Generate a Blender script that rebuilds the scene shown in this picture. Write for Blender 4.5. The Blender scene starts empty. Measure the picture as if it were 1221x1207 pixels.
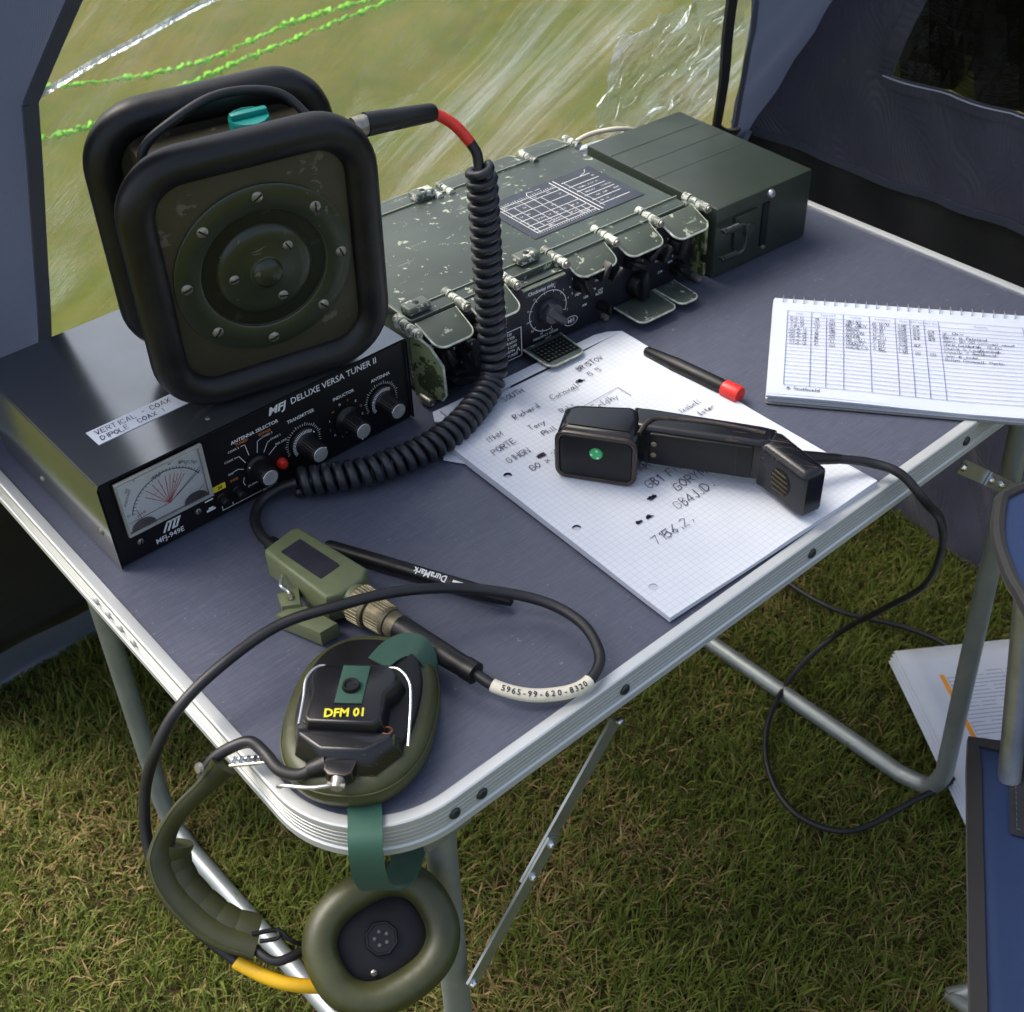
import bpy, bmesh, math, random
import numpy as np
from mathutils import Matrix, Vector, noise as mnoise

R = math.radians
rnd = random.Random(11)
sc = bpy.context.scene
COL = sc.collection
TZ = 0.63                      # height of the table top above the grass

# ------------------------------------------------------------------ camera
cam_data = bpy.data.cameras.new('camera')
cam = bpy.data.objects.new('camera', cam_data)
COL.objects.link(cam)
cam.location = (-0.1731, -0.3698, 0.6024 + TZ)
cam.rotation_euler = (R(49.5886), R(1.9597), R(-41.02))
cam_data.sensor_fit = 'HORIZONTAL'
cam_data.sensor_width = 36.0
cam_data.lens = 36.0 * 1475.69 / 1221.0
cam_data.clip_start = 0.02
cam_data.clip_end = 500
cam_data.dof.use_dof = True; cam_data.dof.focus_distance = 0.93; cam_data.dof.aperture_fstop = 16.0
sc.camera = cam

# ------------------------------------------------------------------ sky, sun, exposure
SUN_EL, SUN_AZ = 56.0, -28.0    # azimuth measured from +Y towards +X
world = bpy.data.worlds.new('World')
sc.world = world
world.use_nodes = True
wn, wl = world.node_tree.nodes, world.node_tree.links
wn.clear()
sky = wn.new('ShaderNodeTexSky'); sky.sky_type = 'NISHITA'; sky.sun_disc = False
sky.sun_elevation = R(SUN_EL); sky.sun_rotation = R(SUN_AZ)
sky.air_density = 1.0; sky.dust_density = 5.0; sky.ozone_density = 0.6
bgn = wn.new('ShaderNodeBackground'); bgn.inputs['Strength'].default_value = 0.135
wo = wn.new('ShaderNodeOutputWorld')
hsv = wn.new('ShaderNodeHueSaturation'); hsv.inputs['Saturation'].default_value = 0.78   # thin high cloud
wl.new(sky.outputs[0], hsv.inputs['Color']); wl.new(hsv.outputs[0], bgn.inputs[0]); wl.new(bgn.outputs[0], wo.inputs[0])
sun_d = bpy.data.lights.new('sun', 'SUN'); sun_d.energy = 1.5; sun_d.angle = R(38); sun_d.color = (1, 0.95, 0.87)
sun = bpy.data.objects.new('sun', sun_d); COL.objects.link(sun)
sd = Vector((math.sin(R(SUN_AZ)) * math.cos(R(SUN_EL)), math.cos(R(SUN_AZ)) * math.cos(R(SUN_EL)), math.sin(R(SUN_EL))))
sun.rotation_euler = (-sd).to_track_quat('-Z', 'Y').to_euler(); sun.location = sd * 8
vs = sc.view_settings
vs.view_transform = 'Standard'; vs.look = 'None'; vs.exposure = 1.14; vs.gamma = 1.0; vs.use_curve_mapping = False
sc.cycles.transparent_max_bounces = 16
sc.cycles.max_bounces = 8

# ------------------------------------------------------------------ materials
MATS = {}
class NT:
    def __init__(s, name):
        s.m = bpy.data.materials.new(name); s.m.use_nodes = True
        s.n = s.m.node_tree.nodes; s.l = s.m.node_tree.links; s.n.clear()
        s.out = s.n.new('ShaderNodeOutputMaterial')
    def a(s, t, **kw):
        x = s.n.new(t)
        for k, v in kw.items():
            if k in x.bl_rna.properties: setattr(x, k, v)
            else: x.inputs[k].default_value = v
        return x
    def k(s, o, i): s.l.new(o, i)
    def ramp(s, src, stops):
        r = s.n.new('ShaderNodeValToRGB'); s.k(src, r.inputs[0])
        e = r.color_ramp.elements
        while len(e) < len(stops): e.new(0.5)
        for el, (p, c) in zip(e, stops):
            el.position = p; el.color = c if len(c) == 4 else (*c, 1)
        return r.outputs[0]
    def noise(s, scale, detail=4, rough=0.55, vec=None, dist=0.0):
        x = s.a('ShaderNodeTexNoise', Scale=scale, Detail=detail, Roughness=rough, Distortion=dist)
        if vec is not None: s.k(vec, x.inputs['Vector'])
        return x.outputs[0]
    def obj(s): return s.a('ShaderNodeTexCoord').outputs['Object']
    def mapping(s, vec, scale=(1, 1, 1), rot=(0, 0, 0)):
        x = s.n.new('ShaderNodeMapping'); s.k(vec, x.inputs[0])
        x.inputs['Scale'].default_value = scale; x.inputs['Rotation'].default_value = rot
        return x.outputs[0]
    def mix(s, fac, a, b):
        x = s.n.new('ShaderNodeMix'); x.data_type = 'RGBA'
        for i, v in ((0, fac), (6, a), (7, b)):
            if hasattr(v, 'is_linked') or hasattr(v, 'links'): s.k(v, x.inputs[i])
            elif i == 0: x.inputs[0].default_value = v
            else: x.inputs[i].default_value = (*v, 1) if len(v) == 3 else v
        return x.outputs[2]
    def math(s, op, a, b=None, c=None):
        x = s.n.new('ShaderNodeMath'); x.operation = op
        for i, v in enumerate((a, b, c)):
            if v is None: continue
            if hasattr(v, 'links'): s.k(v, x.inputs[i])
            else: x.inputs[i].default_value = v
        return x.outputs[0]
    def bump(s, h, strength, dist=0.001, normal=None):
        x = s.a('ShaderNodeBump', Strength=strength, Distance=dist); s.k(h, x.inputs['Height'])
        if normal is not None: s.k(normal, x.inputs['Normal'])
        return x.outputs[0]

def mat(name, col, rough=0.5, metal=0.0, var=0.25, vscale=40, bump=0.0, bscale=300, rvar=0.12, spec=0.5, coat=0.0, streak=None, bdist=0.0006, sheen=0.0):
    if name in MATS: return MATS[name]
    t = NT(name)
    p = t.a('ShaderNodeBsdfPrincipled', Metallic=metal)
    p.inputs['Specular IOR Level'].default_value = spec
    p.inputs['Coat Weight'].default_value = coat
    p.inputs['Sheen Weight'].default_value = sheen
    o = t.obj(); v = t.mapping(o, streak) if streak else o
    n = t.noise(vscale, 5, 0.6, v)
    dark = tuple(c * (1 - var) for c in col); lite = tuple(min(1, c * (1 + var)) for c in col)
    t.k(t.ramp(n, [(0.3, dark), (0.7, lite)]), p.inputs['Base Color'])
    n2 = t.noise(vscale * 0.37 + 3, 4, 0.6, o)
    t.k(t.math('MULTIPLY_ADD', n2, rvar * 2, rough - rvar), p.inputs['Roughness'])
    if bump: t.k(t.bump(t.noise(bscale, 3, 0.6, v), bump, bdist), p.inputs['Normal'])
    t.k(p.outputs[0], t.out.inputs[0])
    MATS[name] = t.m
    return t.m

def dusty(name, col, dust):
    t = NT(name); o = t.obj(); p = t.a('ShaderNodeBsdfPrincipled'); p.inputs['Specular IOR Level'].default_value = 0.4
    a = t.noise(26, 6, 0.68, o); b = t.noise(7, 3, 0.5, o); sp = t.noise(420, 3, 0.6, o)
    f = t.ramp(t.math('ADD', t.math('MULTIPLY', a, 0.55), t.math('ADD', t.math('MULTIPLY', b, 0.25), t.math('MULTIPLY', sp, 0.2))), [(0.48, (0, 0, 0)), (0.66, (0.8, 0.8, 0.8))])
    t.k(t.mix(f, col, dust), p.inputs['Base Color'])
    t.k(t.math('MULTIPLY_ADD', f, 0.22, 0.40), p.inputs['Roughness'])
    t.k(t.bump(t.math('ADD', t.math('MULTIPLY', t.noise(60, 4, 0.6, o), 1.0), t.math('MULTIPLY', sp, 0.12)), 0.16, 0.0012), p.inputs['Normal'])
    t.k(p.outputs[0], t.out.inputs[0]); MATS[name] = t.m
    return t.m

def chipped(name, col, chip=(0.36, 0.40, 0.30), amount=0.62, rough=0.42, edge=True, scale=45):
    t = NT(name); o = t.obj()
    p = t.a('ShaderNodeBsdfPrincipled')
    n1 = t.noise(scale, 6, 0.65, o); n0 = t.noise(scale * 0.22, 2, 0.5, o)
    s = t.math('MULTIPLY_ADD', n0, 0.35, t.math('MULTIPLY', n1, 0.82))
    # fine scratches
    sc1 = t.noise(14, 3, 0.5, t.mapping(o, (3, 60, 20), (0, 0, 0.5)))
    s2 = t.math('GREATER_THAN', t.math('ADD', t.math('MULTIPLY', sc1, 0.7), t.math('MULTIPLY', n0, 0.42)), 0.73)
    fac = t.math('GREATER_THAN', s, amount)
    if edge:
        bv = t.a('ShaderNodeBevel', samples=4, Radius=0.0016)
        g = t.n.new('ShaderNodeNewGeometry')
        d = t.n.new('ShaderNodeVectorMath'); d.operation = 'DOT_PRODUCT'
        t.k(bv.outputs[0], d.inputs[0]); t.k(g.outputs['Normal'], d.inputs[1])
        e = t.math('SUBTRACT', 1.0, d.outputs['Value'])
        ee = t.math('GREATER_THAN', t.math('MULTIPLY', e, t.math('MULTIPLY_ADD', n1, 3.2, -0.75)), 0.045)
        fac = t.math('MAXIMUM', fac, ee)
    fac = t.math('MAXIMUM', fac, t.math('MULTIPLY', s2, 0.6))
    base = t.ramp(t.noise(11, 4, 0.6, o), [(0.3, tuple(c * 0.75 for c in col)), (0.72, tuple(c * 1.25 for c in col))])
    t.k(t.mix(fac, base, chip), p.inputs['Base Color'])
    t.k(t.math('MULTIPLY_ADD', fac, 0.2, rough), p.inputs['Roughness'])
    t.k(t.bump(t.math('SUBTRACT', t.math('MULTIPLY', t.noise(700, 2, 0.5, o), 0.25), fac), 0.35, 0.0004), p.inputs['Normal'])
    t.k(p.outputs[0], t.out.inputs[0])
    MATS[name] = t.m
    return t.m

def fabric(name, col, rough=0.55, weave=900, var=0.18, bump=0.25, sheen=0.25, trans=0.0):
    t = NT(name); o = t.obj()
    p = t.a('ShaderNodeBsdfPrincipled', Roughness=rough)
    p.inputs['Sheen Weight'].default_value = sheen
    n = t.noise(6, 6, 0.62, o)
    t.k(t.ramp(n, [(0.25, tuple(c * (1 - var) for c in col)), (0.75, tuple(c * (1 + var) for c in col))]), p.inputs['Base Color'])
    w = t.a('ShaderNodeTexWave', Scale=weave * 0.3, Distortion=0.3); t.k(o, w.inputs[0])
    cr = t.math('ADD', t.math('MULTIPLY', t.noise(26, 5, 0.6, t.mapping(o, (1, 1, 0.35), (0.2, 0.3, 0.5)), 0.6), 0.3), t.math('ABSOLUTE', t.math('SUBTRACT', t.noise(7, 4, 0.55, t.mapping(t.mapping(o, (1, 1, 1), (0.35, 0.2, 0)), (1, 1, 0.30)), 0.8), 0.5)))
    h = t.math('ADD', t.math('MULTIPLY', w.outputs[1], 0.05), t.math('MULTIPLY', cr, 1.0))
    t.k(t.bump(h, bump, 0.007), p.inputs['Normal'])
    if trans > 0:
        tr = t.a('ShaderNodeBsdfTranslucent'); tr.inputs[0].default_value = (*[min(1, c * 1.6) for c in col], 1)
        mx = t.a('ShaderNodeMixShader', Fac=trans)
        t.k(p.outputs[0], mx.inputs[1]); t.k(tr.outputs[0], mx.inputs[2]); t.k(mx.outputs[0], t.out.inputs[0])
    else: t.k(p.outputs[0], t.out.inputs[0])
    MATS[name] = t.m
    return t.m

def m_laminate():
    t = NT('laminate'); o = t.obj()
    p = t.a('ShaderNodeBsdfPrincipled')
    a = t.noise(1.0, 5, 0.7, t.mapping(o, (60, 1100, 1)))
    b = t.noise(1.0, 4, 0.7, t.mapping(o, (500, 30, 1)))
    c = t.noise(5, 4, 0.6, o)
    s = t.math('ADD', t.math('MULTIPLY', a, 0.62), t.math('ADD', t.math('MULTIPLY', b, 0.16), t.math('MULTIPLY', c, 0.22)))
    t.k(t.ramp(s, [(0.30, (0.050, 0.056, 0.082)), (0.52, (0.076, 0.083, 0.118)), (0.74, (0.125, 0.134, 0.178))]), p.inputs['Base Color'])
    sc_ = t.math('GREATER_THAN', t.math('ADD', t.math('MULTIPLY', t.noise(3, 2, 0.5, t.mapping(t.mapping(o, (1, 1, 1), (0, 0, 0.7)), (4, 160, 1))), 0.8), t.math('MULTIPLY', t.noise(5, 2, 0.5, o), 0.35)), 0.80)
    spk_ = t.math('GREATER_THAN', t.noise(260, 2, 0.5, o), 0.745)
    fl = t.math('MAXIMUM', t.math('MULTIPLY', sc_, 0.35), t.math('MULTIPLY', spk_, 0.5))
    base_ = p.inputs['Base Color'].links[0].from_socket
    t.k(t.mix(fl, base_, (0.26, 0.26, 0.27)), p.inputs['Base Color'])
    t.k(t.math('MULTIPLY_ADD', t.noise(9, 5, 0.65, o), 0.30, 0.23), p.inputs['Roughness'])
    t.k(t.bump(t.math('ADD', a, t.math('MULTIPLY', b, 0.4)), 0.12, 0.0004), p.inputs['Normal'])
    t.k(p.outputs[0], t.out.inputs[0]); return t.m

def m_alu(name, col=(0.62, 0.64, 0.65), rough=0.36, metal=0.85, streak=(6, 6, 400)):
    return mat(name, col, rough, metal, 0.10, 1.0, 0.06, 1.0, 0.06, streak=streak)

def m_ground():
    t = NT('lawn_soil'); o = t.obj()
    p = t.a('ShaderNodeBsdfPrincipled', Roughness=0.95)
    p.inputs['Specular IOR Level'].default_value = 0.1
    a = t.noise(3.2, 8, 0.72, o); b = t.noise(60, 6, 0.75, o); c = t.noise(1.1, 3, 0.5, o)
    s = t.math('ADD', t.math('MULTIPLY', a, 0.55), t.math('ADD', t.math('MULTIPLY', b, 0.15), t.math('MULTIPLY', c, 0.3)))
    t.k(t.ramp(s, [(0.34, (0.050, 0.075, 0.010)), (0.45, (0.090, 0.108, 0.014)), (0.55, (0.125, 0.118, 0.022)), (0.66, (0.165, 0.120, 0.040))]), p.inputs['Base Color'])
    t.k(t.bump(b, 0.35, 0.02), p.inputs['Normal'])
    t.k(p.outputs[0], t.out.inputs[0]); return t.m

def m_blades():
    t = NT('grass_blade')
    p = t.a('ShaderNodeBsdfPrincipled', Roughness=0.6)
    p.inputs['Specular IOR Level'].default_value = 0.25
    at = t.a('ShaderNodeAttribute', attribute_name='Col')
    t.k(at.outputs['Color'], p.inputs['Base Color'])
    tr = t.a('ShaderNodeBsdfTranslucent'); t.k(at.outputs['Color'], tr.inputs[0])
    mx = t.a('ShaderNodeMixShader', Fac=0.28)
    t.k(p.outputs[0], mx.inputs[1]); t.k(tr.outputs[0], mx.inputs[2]); t.k(mx.outputs[0], t.out.inputs[0])
    return t.m

def m_film(name, tint=(0.95, 0.96, 0.93), haze=0.030, gloss=0.12, rough=0.12, crease=0.8):
    t = NT(name); o = t.obj()
    tr = t.a('ShaderNodeBsdfTransparent'); tr.inputs[0].default_value = (*tint, 1)
    gl = t.a('ShaderNodeBsdfGlossy', Roughness=rough); gl.inputs[0].default_value = (0.9, 0.95, 1, 1)
    df = t.a('ShaderNodeBsdfDiffuse'); df.inputs[0].default_value = (0.72, 0.78, 0.85, 1)
    tl = t.a('ShaderNodeBsdfTranslucent'); tl.inputs[0].default_value = (0.72, 0.78, 0.85, 1)
    dd = t.a('ShaderNodeMixShader', Fac=0.5); t.k(df.outputs[0], dd.inputs[1]); t.k(tl.outputs[0], dd.inputs[2])
    rot1 = t.mapping(o, (1, 1, 1), (0, R(-43), 0)); v = t.mapping(rot1, (9, 1.0, 0.8))
    st = t.noise(2.4, 7, 0.68, v, 1.3)
    fine = t.noise(9, 6, 0.7, t.mapping(t.mapping(o, (1, 1, 1), (0, R(-50), 0)), (9, 1.0, 0.35)), 0.5)
    cr = t.noise(16, 6, 0.7, o, 1.5)
    h = t.math('ADD', st, t.math('ADD', t.math('MULTIPLY', fine, 0.45), t.math('MULTIPLY', cr, 0.35)))
    drift = t.noise(3.2, 2, 0.5, o, 0.6)
    nb = t.bump(h, crease, 0.02); t.k(nb, gl.inputs['Normal'])
    hz = t.ramp(t.math('ADD', t.math('ADD', t.math('MULTIPLY', st, 0.5), t.math('MULTIPLY', fine, 0.36)), t.math('MULTIPLY_ADD', drift, 0.42, -0.155)), [(0.43, (haze * 0.4,) * 3), (0.52, (haze * 1.6,) * 3), (0.57, (min(1, haze * 5),) * 3), (0.63, (min(1, haze * 10),) * 3)])
    m1 = t.a('ShaderNodeMixShader'); t.k(hz, m1.inputs[0]); t.k(tr.outputs[0], m1.inputs[1]); t.k(dd.outputs[0], m1.inputs[2])
    m2 = t.a('ShaderNodeMixShader')
    fr = t.a('ShaderNodeFresnel', IOR=1.4); t.k(nb, fr.inputs['Normal'])
    t.k(t.math('MULTIPLY', fr.outputs[0], gloss * 10), m2.inputs[0])
    t.k(m1.outputs[0], m2.inputs[1]); t.k(gl.outputs[0], m2.inputs[2]); t.k(m2.outputs[0], t.out.inputs[0])
    MATS[name] = t.m
    return t.m

def m_squared_paper():
    t = NT('squared_paper'); uv = t.a('ShaderNodeTexCoord').outputs['UV']
    sp = t.n.new('ShaderNodeSeparateXYZ'); t.k(uv, sp.inputs[0])
    def ln(x, w):
        f = t.math('FRACT', t.math('DIVIDE', x, 0.005)); return t.math('LESS_THAN', f, w)
    g = t.math('MAXIMUM', ln(sp.outputs[0], 0.075), ln(sp.outputs[1], 0.075))
    p = t.a('ShaderNodeBsdfPrincipled', Roughness=0.75); p.inputs['Specular IOR Level'].default_value = 0.25
    n = t.noise(25, 4, 0.6, t.obj())
    base = t.ramp(n, [(0.3, (0.58, 0.61, 0.66)), (0.7, (0.65, 0.67, 0.71))])
    t.k(t.mix(t.math('MULTIPLY', g, 0.6), base, (0.36, 0.42, 0.58)), p.inputs['Base Color'])
    t.k(t.bump(t.noise(9, 3, 0.5, t.obj()), 0.12, 0.004), p.inputs['Normal'])
    t.k(p.outputs[0], t.out.inputs[0]); return t.m

def m_glass(name='meter_glass'):
    t = NT(name)
    tr = t.a('ShaderNodeBsdfTransparent'); gl = t.a('ShaderNodeBsdfGlossy', Roughness=0.06)
    fr = t.a('ShaderNodeFresnel', IOR=1.45)
    mx = t.a('ShaderNodeMixShader'); t.k(fr.outputs[0], mx.inputs[0])
    t.k(tr.outputs[0], mx.inputs[1]); t.k(gl.outputs[0], mx.inputs[2]); t.k(mx.outputs[0], t.out.inputs[0])
    MATS[name] = t.m; return t.m

LAM = m_laminate(); GROUND = m_ground(); BLADES = m_blades(); GLASS = m_glass(); SQP = m_squared_paper()
ALU = m_alu('aluminium_edge', (0.56, 0.58, 0.58), 0.42, 0.45)
STEEL = mat('steel_tube', (0.30, 0.33, 0.33), 0.42, 0.55, 0.12, 30, 0.05, 200)
ZINC = mat('zinc_steel', (0.50, 0.53, 0.55), 0.33, 0.9, 0.15, 40)
CHROME = mat('bright_metal', (0.70, 0.70, 0.70), 0.22, 1.0, 0.15, 60)
SCREWM = mat('screw_metal', (0.30, 0.285, 0.25), 0.42, 0.85, 0.3, 300)
RUBBER = dusty('black_rubber', (0.0050, 0.0050, 0.0060), (0.020, 0.020, 0.020))
PLASTIC = mat('black_plastic', (0.006, 0.006, 0.007), 0.42, 0, 0.35, 60, 0.06, 500, 0.10, spec=0.35)
GLOSSBLK = chipped('worn_bakelite', (0.007, 0.007, 0.009), (0.085, 0.052, 0.032), 0.86, 0.26, True, 60)
CORD = mat('cable_rubber', (0.010, 0.010, 0.012), 0.48, 0, 0.3, 80, 0.05, 400)
COILM = mat('coil_cord_rubber', (0.013, 0.015, 0.021), 0.42, 0, 0.3, 80, 0.06, 300)
PANELBLK = mat('front_panel_black', (0.005, 0.005, 0.006), 0.45, 0, 0.25, 30, 0.05, 900, spec=0.3)
CASE = mat('charcoal_case', (0.20, 0.213, 0.225), 0.19, 0.85, 0.06, 20, 0.012, 900, 0.03)
INK_W = mat('white_print', (0.72, 0.72, 0.72), 0.6, 0, 0.08)
INK_O = mat('orange_print', (0.55, 0.16, 0.04), 0.6, 0, 0.08)
INK_R = mat('red_print', (0.62, 0.03, 0.03), 0.6, 0, 0.08)
INK_K = mat('black_print', (0.02, 0.02, 0.025), 0.6, 0, 0.2)
INK_PEN = mat('blue_black_pen', (0.06, 0.05, 0.10), 0.6, 0, 0.5, 400)
INK_BLUE = mat('blue_rule', (0.10, 0.13, 0.28), 0.6, 0, 0.1)
INK_Y = mat('yellow_print', (0.62, 0.55, 0.02), 0.6, 0, 0.1)
PAPER = mat('white_paper', (0.50, 0.545, 0.64), 0.75, 0, 0.03, 20, 0.05, 60, spec=0.25)
PAPERB = mat('page_edges', (0.52, 0.54, 0.60), 0.8, 0, 0.12, 1.0, spec=0.2, streak=(3, 3, 1400))
METERFACE = mat('meter_face', (0.86, 0.88, 0.90), 0.5, 0, 0.03)
SILVER = mat('spun_aluminium', (0.55, 0.55, 0.54), 0.36, 0.7, 0.15, 120)
RED = mat('red_plastic', (0.62, 0.025, 0.018), 0.35, 0, 0.12)
REDSL = mat('red_sleeve', (0.62, 0.03, 0.02), 0.45, 0, 0.2, 120)
YELLOW = mat('yellow_sleeve', (0.72, 0.42, 0.015), 0.42, 0, 0.08)
WHITESL = mat('white_sleeve', (0.70, 0.65, 0.52), 0.5, 0, 0.06)
TEAL = mat('teal_plastic', (0.005, 0.22, 0.19), 0.35, 0, 0.12)
GREENDOT = mat('green_enamel', (0.03, 0.42, 0.12), 0.4, 0, 0.15, 200)
YELLOWLBL = mat('yellow_label', (0.70, 0.55, 0.02), 0.5, 0, 0.06)
OLIVE = mat('olive_vinyl', (0.042, 0.046, 0.015), 0.44, 0, 0.35, 22, 0.35, 55, 0.09, bdist=0.0018)
OLIVEP = mat('olive_paint', (0.105, 0.125, 0.060), 0.45, 0, 0.18, 30, 0.08, 500)
OLIVEL = mat('olive_leather', (0.036, 0.039, 0.014), 0.45, 0, 0.25, 30, 0.15, 200)
BRASS = mat('dull_brass', (0.19, 0.165, 0.10), 0.48, 0.5, 0.35, 160, 0.3, 500)
STRAPG = fabric('green_webbing', (0.018, 0.075, 0.050), 0.6, 3500, 0.3, 0.5, 0.1)
SPKPLATE = chipped('speaker_plate', (0.040, 0.034, 0.019), (0.10, 0.088, 0.06), 0.70, 0.5, True, 60)
SPKGREEN = chipped('speaker_green', (0.022, 0.028, 0.013), (0.10, 0.10, 0.07), 0.74, 0.34, True, 90)
RGREEN = chipped('radio_green', (0.050, 0.064, 0.055), amount=0.705, scale=140)
RGREEN2 = chipped('radio_flap_green', (0.060, 0.074, 0.060), amount=0.70, scale=130)
MOSS = chipped('radio_side_worn', (0.045, 0.055, 0.020), (0.20, 0.24, 0.11), 0.575, scale=70)
BGREEN = chipped('battery_green', (0.026, 0.036, 0.027), (0.12, 0.14, 0.11), 0.80, 0.40, False, 25)
RHINGE = chipped('radio_hinge_worn', (0.10, 0.118, 0.098), (0.50, 0.52, 0.46), 0.60, 0.4, True, 150)
RPANEL = mat('radio_panel', (0.012, 0.012, 0.019), 0.5, 0, 0.3, 40, 0.06, 700, spec=0.3)
RPLATE = mat('chart_plate', (0.030, 0.037, 0.052), 0.5, 0, 0.3, 60)
F_SLATE = fabric('tent_slate_fabric', (0.065, 0.085, 0.150), 0.5, trans=0.12)
F_PURPLE = fabric('tent_purple_fabric', (0.052, 0.052, 0.084), 0.34, bump=1.0, trans=0.04)
F_BLACK = fabric('tent_black_fabric', (0.010, 0.010, 0.013), 0.6, bump=0.4, sheen=0.05)
F_HEM = fabric('tent_hem_tape', (0.036, 0.042, 0.072), 0.6)
F_BLUE = fabric('chair_blue_canvas', (0.0045, 0.020, 0.075), 0.75, bump=0.3, sheen=0.02)
F_EDGE = fabric('chair_black_binding', (0.006, 0.006, 0.007), 0.7, bump=0.15, sheen=0.1)
FILM = m_film('clear_window_film')
DFILM = m_film('dark_window_film', (0.005, 0.005, 0.006), 0.001, 0.009, 0.04, 2.0)
LIME = mat('lime_rope', (0.24, 0.66, 0.03), 0.7, 0, 0.25, 200)

# ------------------------------------------------------------------ mesh builder
class MB:
    def __init__(s): s.v = []; s.f = []; s.uv = None
    def add(s, vs, fs, M=None):
        b = len(s.v)
        s.v += [tuple(M @ Vector(v)) for v in vs] if M is not None else [tuple(v) for v in vs]
        s.f += [tuple(i + b for i in f) for f in fs]; return s
    def bm(s, bm, M=None):
        bm.verts.ensure_lookup_table(); bm.verts.index_update()
        s.add([v.co.copy() for v in bm.verts], [[v.index for v in f.verts] for f in bm.faces], M); bm.free(); return s
    def box(s, c, size, M=None, r=0.0, seg=2):
        bm = bmesh.new(); bmesh.ops.create_cube(bm, size=1)
        for v in bm.verts: v.co = Vector((v.co.x * size[0], v.co.y * size[1], v.co.z * size[2]))
        if r > 0: bmesh.ops.bevel(bm, geom=list(bm.edges), offset=r, segments=seg, profile=0.5, affect='EDGES')
        for v in bm.verts: v.co += Vector(c)
        return s.bm(bm, M)
    def prism(s, poly, z0, z1, M=None, r=0.0, seg=2, top=None):
        n = len(poly); tp = top or poly
        bm = bmesh.new()
        a = [bm.verts.new((x, y, z0)) for x, y in poly]; b = [bm.verts.new((x, y, z1)) for x, y in tp]
        bm.faces.new(a[::-1]); ft = bm.faces.new(b)
        for i in range(n): bm.faces.new((a[i], a[(i + 1) % n], b[(i + 1) % n], b[i]))
        bmesh.ops.recalc_face_normals(bm, faces=bm.faces)
        if r > 0:
            es = [e for e in bm.edges if abs(e.verts[0].co.z - e.verts[1].co.z) < 1e-7]
            bmesh.ops.bevel(bm, geom=es, offset=r, segments=seg, profile=0.5, affect='EDGES')
        return s.bm(bm, M)
    def cyl(s, p0, p1, r0, r1=None, n=16, M=None, caps=True):
        r1 = r0 if r1 is None else r1
        return s.tube([p0, p1], [r0, r1], n, M, caps)
    def tube(s, path, r, n=10, M=None, caps=True, closed=False):
        P = [Vector(p) for p in path]; m = len(P)
        rr = r if isinstance(r, (list, tuple)) else [r] * m
        T = []
        for i in range(m):
            a = P[(i - 1) % m] if (closed or i > 0) else P[i]; b = P[(i + 1) % m] if (closed or i < m - 1) else P[i]
            T.append((b - a).normalized())
        u = Vector((0, 0, 1)) if abs(T[0].z) < 0.9 else Vector((1, 0, 0))
        u = (u - T[0] * u.dot(T[0])).normalized()
        vs, fs = [], []
        for i in range(m):
            u = (u - T[i] * u.dot(T[i]))
            u.normalize(); w = T[i].cross(u)
            for k in range(n):
                a = 2 * math.pi * k / n; vs.append(P[i] + (u * math.cos(a) + w * math.sin(a)) * rr[i])
        lim = m if closed else m - 1
        for i in range(lim):
            j = (i + 1) % m
            for k in range(n): fs.append((i * n + k, i * n + (k + 1) % n, j * n + (k + 1) % n, j * n + k))
        if caps and not closed:
            fs.append(tuple(range(n))[::-1]); fs.append(tuple(range((m - 1) * n, m * n)))
        return s.add(vs, fs, M)
    def lathe(s, prof, n=32, M=None):
        vs, fs = [], []
        for r, z in prof:
            for k in range(n):
                a = 2 * math.pi * k / n; vs.append((r * math.cos(a), r * math.sin(a), z))
        for i in range(len(prof) - 1):
            for k in range(n): fs.append((i * n + k, i * n + (k + 1) % n, (i + 1) * n + (k + 1) % n, (i + 1) * n + k))
        if prof[0][0] > 1e-6: fs.append(tuple(range(n))[::-1])
        if prof[-1][0] > 1e-6: fs.append(tuple(range((len(prof) - 1) * n, len(prof) * n)))
        return s.add(vs, fs, M)
    def sweep(s, path, prof, M=None, closed=False, wdir=None, scale=None, caps=True):
        P = [Vector(p) for p in path]; m = len(P); n = len(prof); vs, fs = [], []
        for i in range(m):
            a = P[(i - 1) % m] if (closed or i > 0) else P[i]; b = P[(i + 1) % m] if (closed or i < m - 1) else P[i]
            T = (b - a).normalized()
            wd = wdir[i] if isinstance(wdir, list) else wdir
            w = Vector(wd); w = (w - T * w.dot(T)).normalized(); h = T.cross(w)
            k = scale[i] if scale else 1.0
            for x, y in prof: vs.append(P[i] + w * x * k + h * y * k)
        for i in range(m if closed else m - 1):
            j = (i + 1) % m
            for k in range(n): fs.append((i * n + k, i * n + (k + 1) % n, j * n + (k + 1) % n, j * n + k))
        if caps and not closed: fs.append(tuple(range(n))[::-1]); fs.append(tuple(range((m - 1) * n, m * n)))
        return s.add(vs, fs, M)
    def grid(s, fn, nu, nv, M=None):
        vs = [fn(i / nu, j / nv) for j in range(nv + 1) for i in range(nu + 1)]
        fs = [(j * (nu + 1) + i, j * (nu + 1) + i + 1, (j + 1) * (nu + 1) + i + 1, (j + 1) * (nu + 1) + i) for j in range(nv) for i in range(nu)]
        return s.add(vs, fs, M)
    def line(s, pts, w, M=None, z=0.0):
        """flat stroke in the local xy plane"""
        for a, b in zip(pts, pts[1:]):
            a, b = Vector((a[0], a[1])), Vector((b[0], b[1])); d = b - a
            if d.length < 1e-9: continue
            t = d.normalized() * w * 0.4; nn = Vector((-d.y, d.x)).normalized() * w * 0.5
            q = [a - t - nn, b + t - nn, b + t + nn, a - t + nn]
            s.add([(x.x, x.y, z) for x in q], [(0, 1, 2, 3)], M)
        return s
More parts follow.
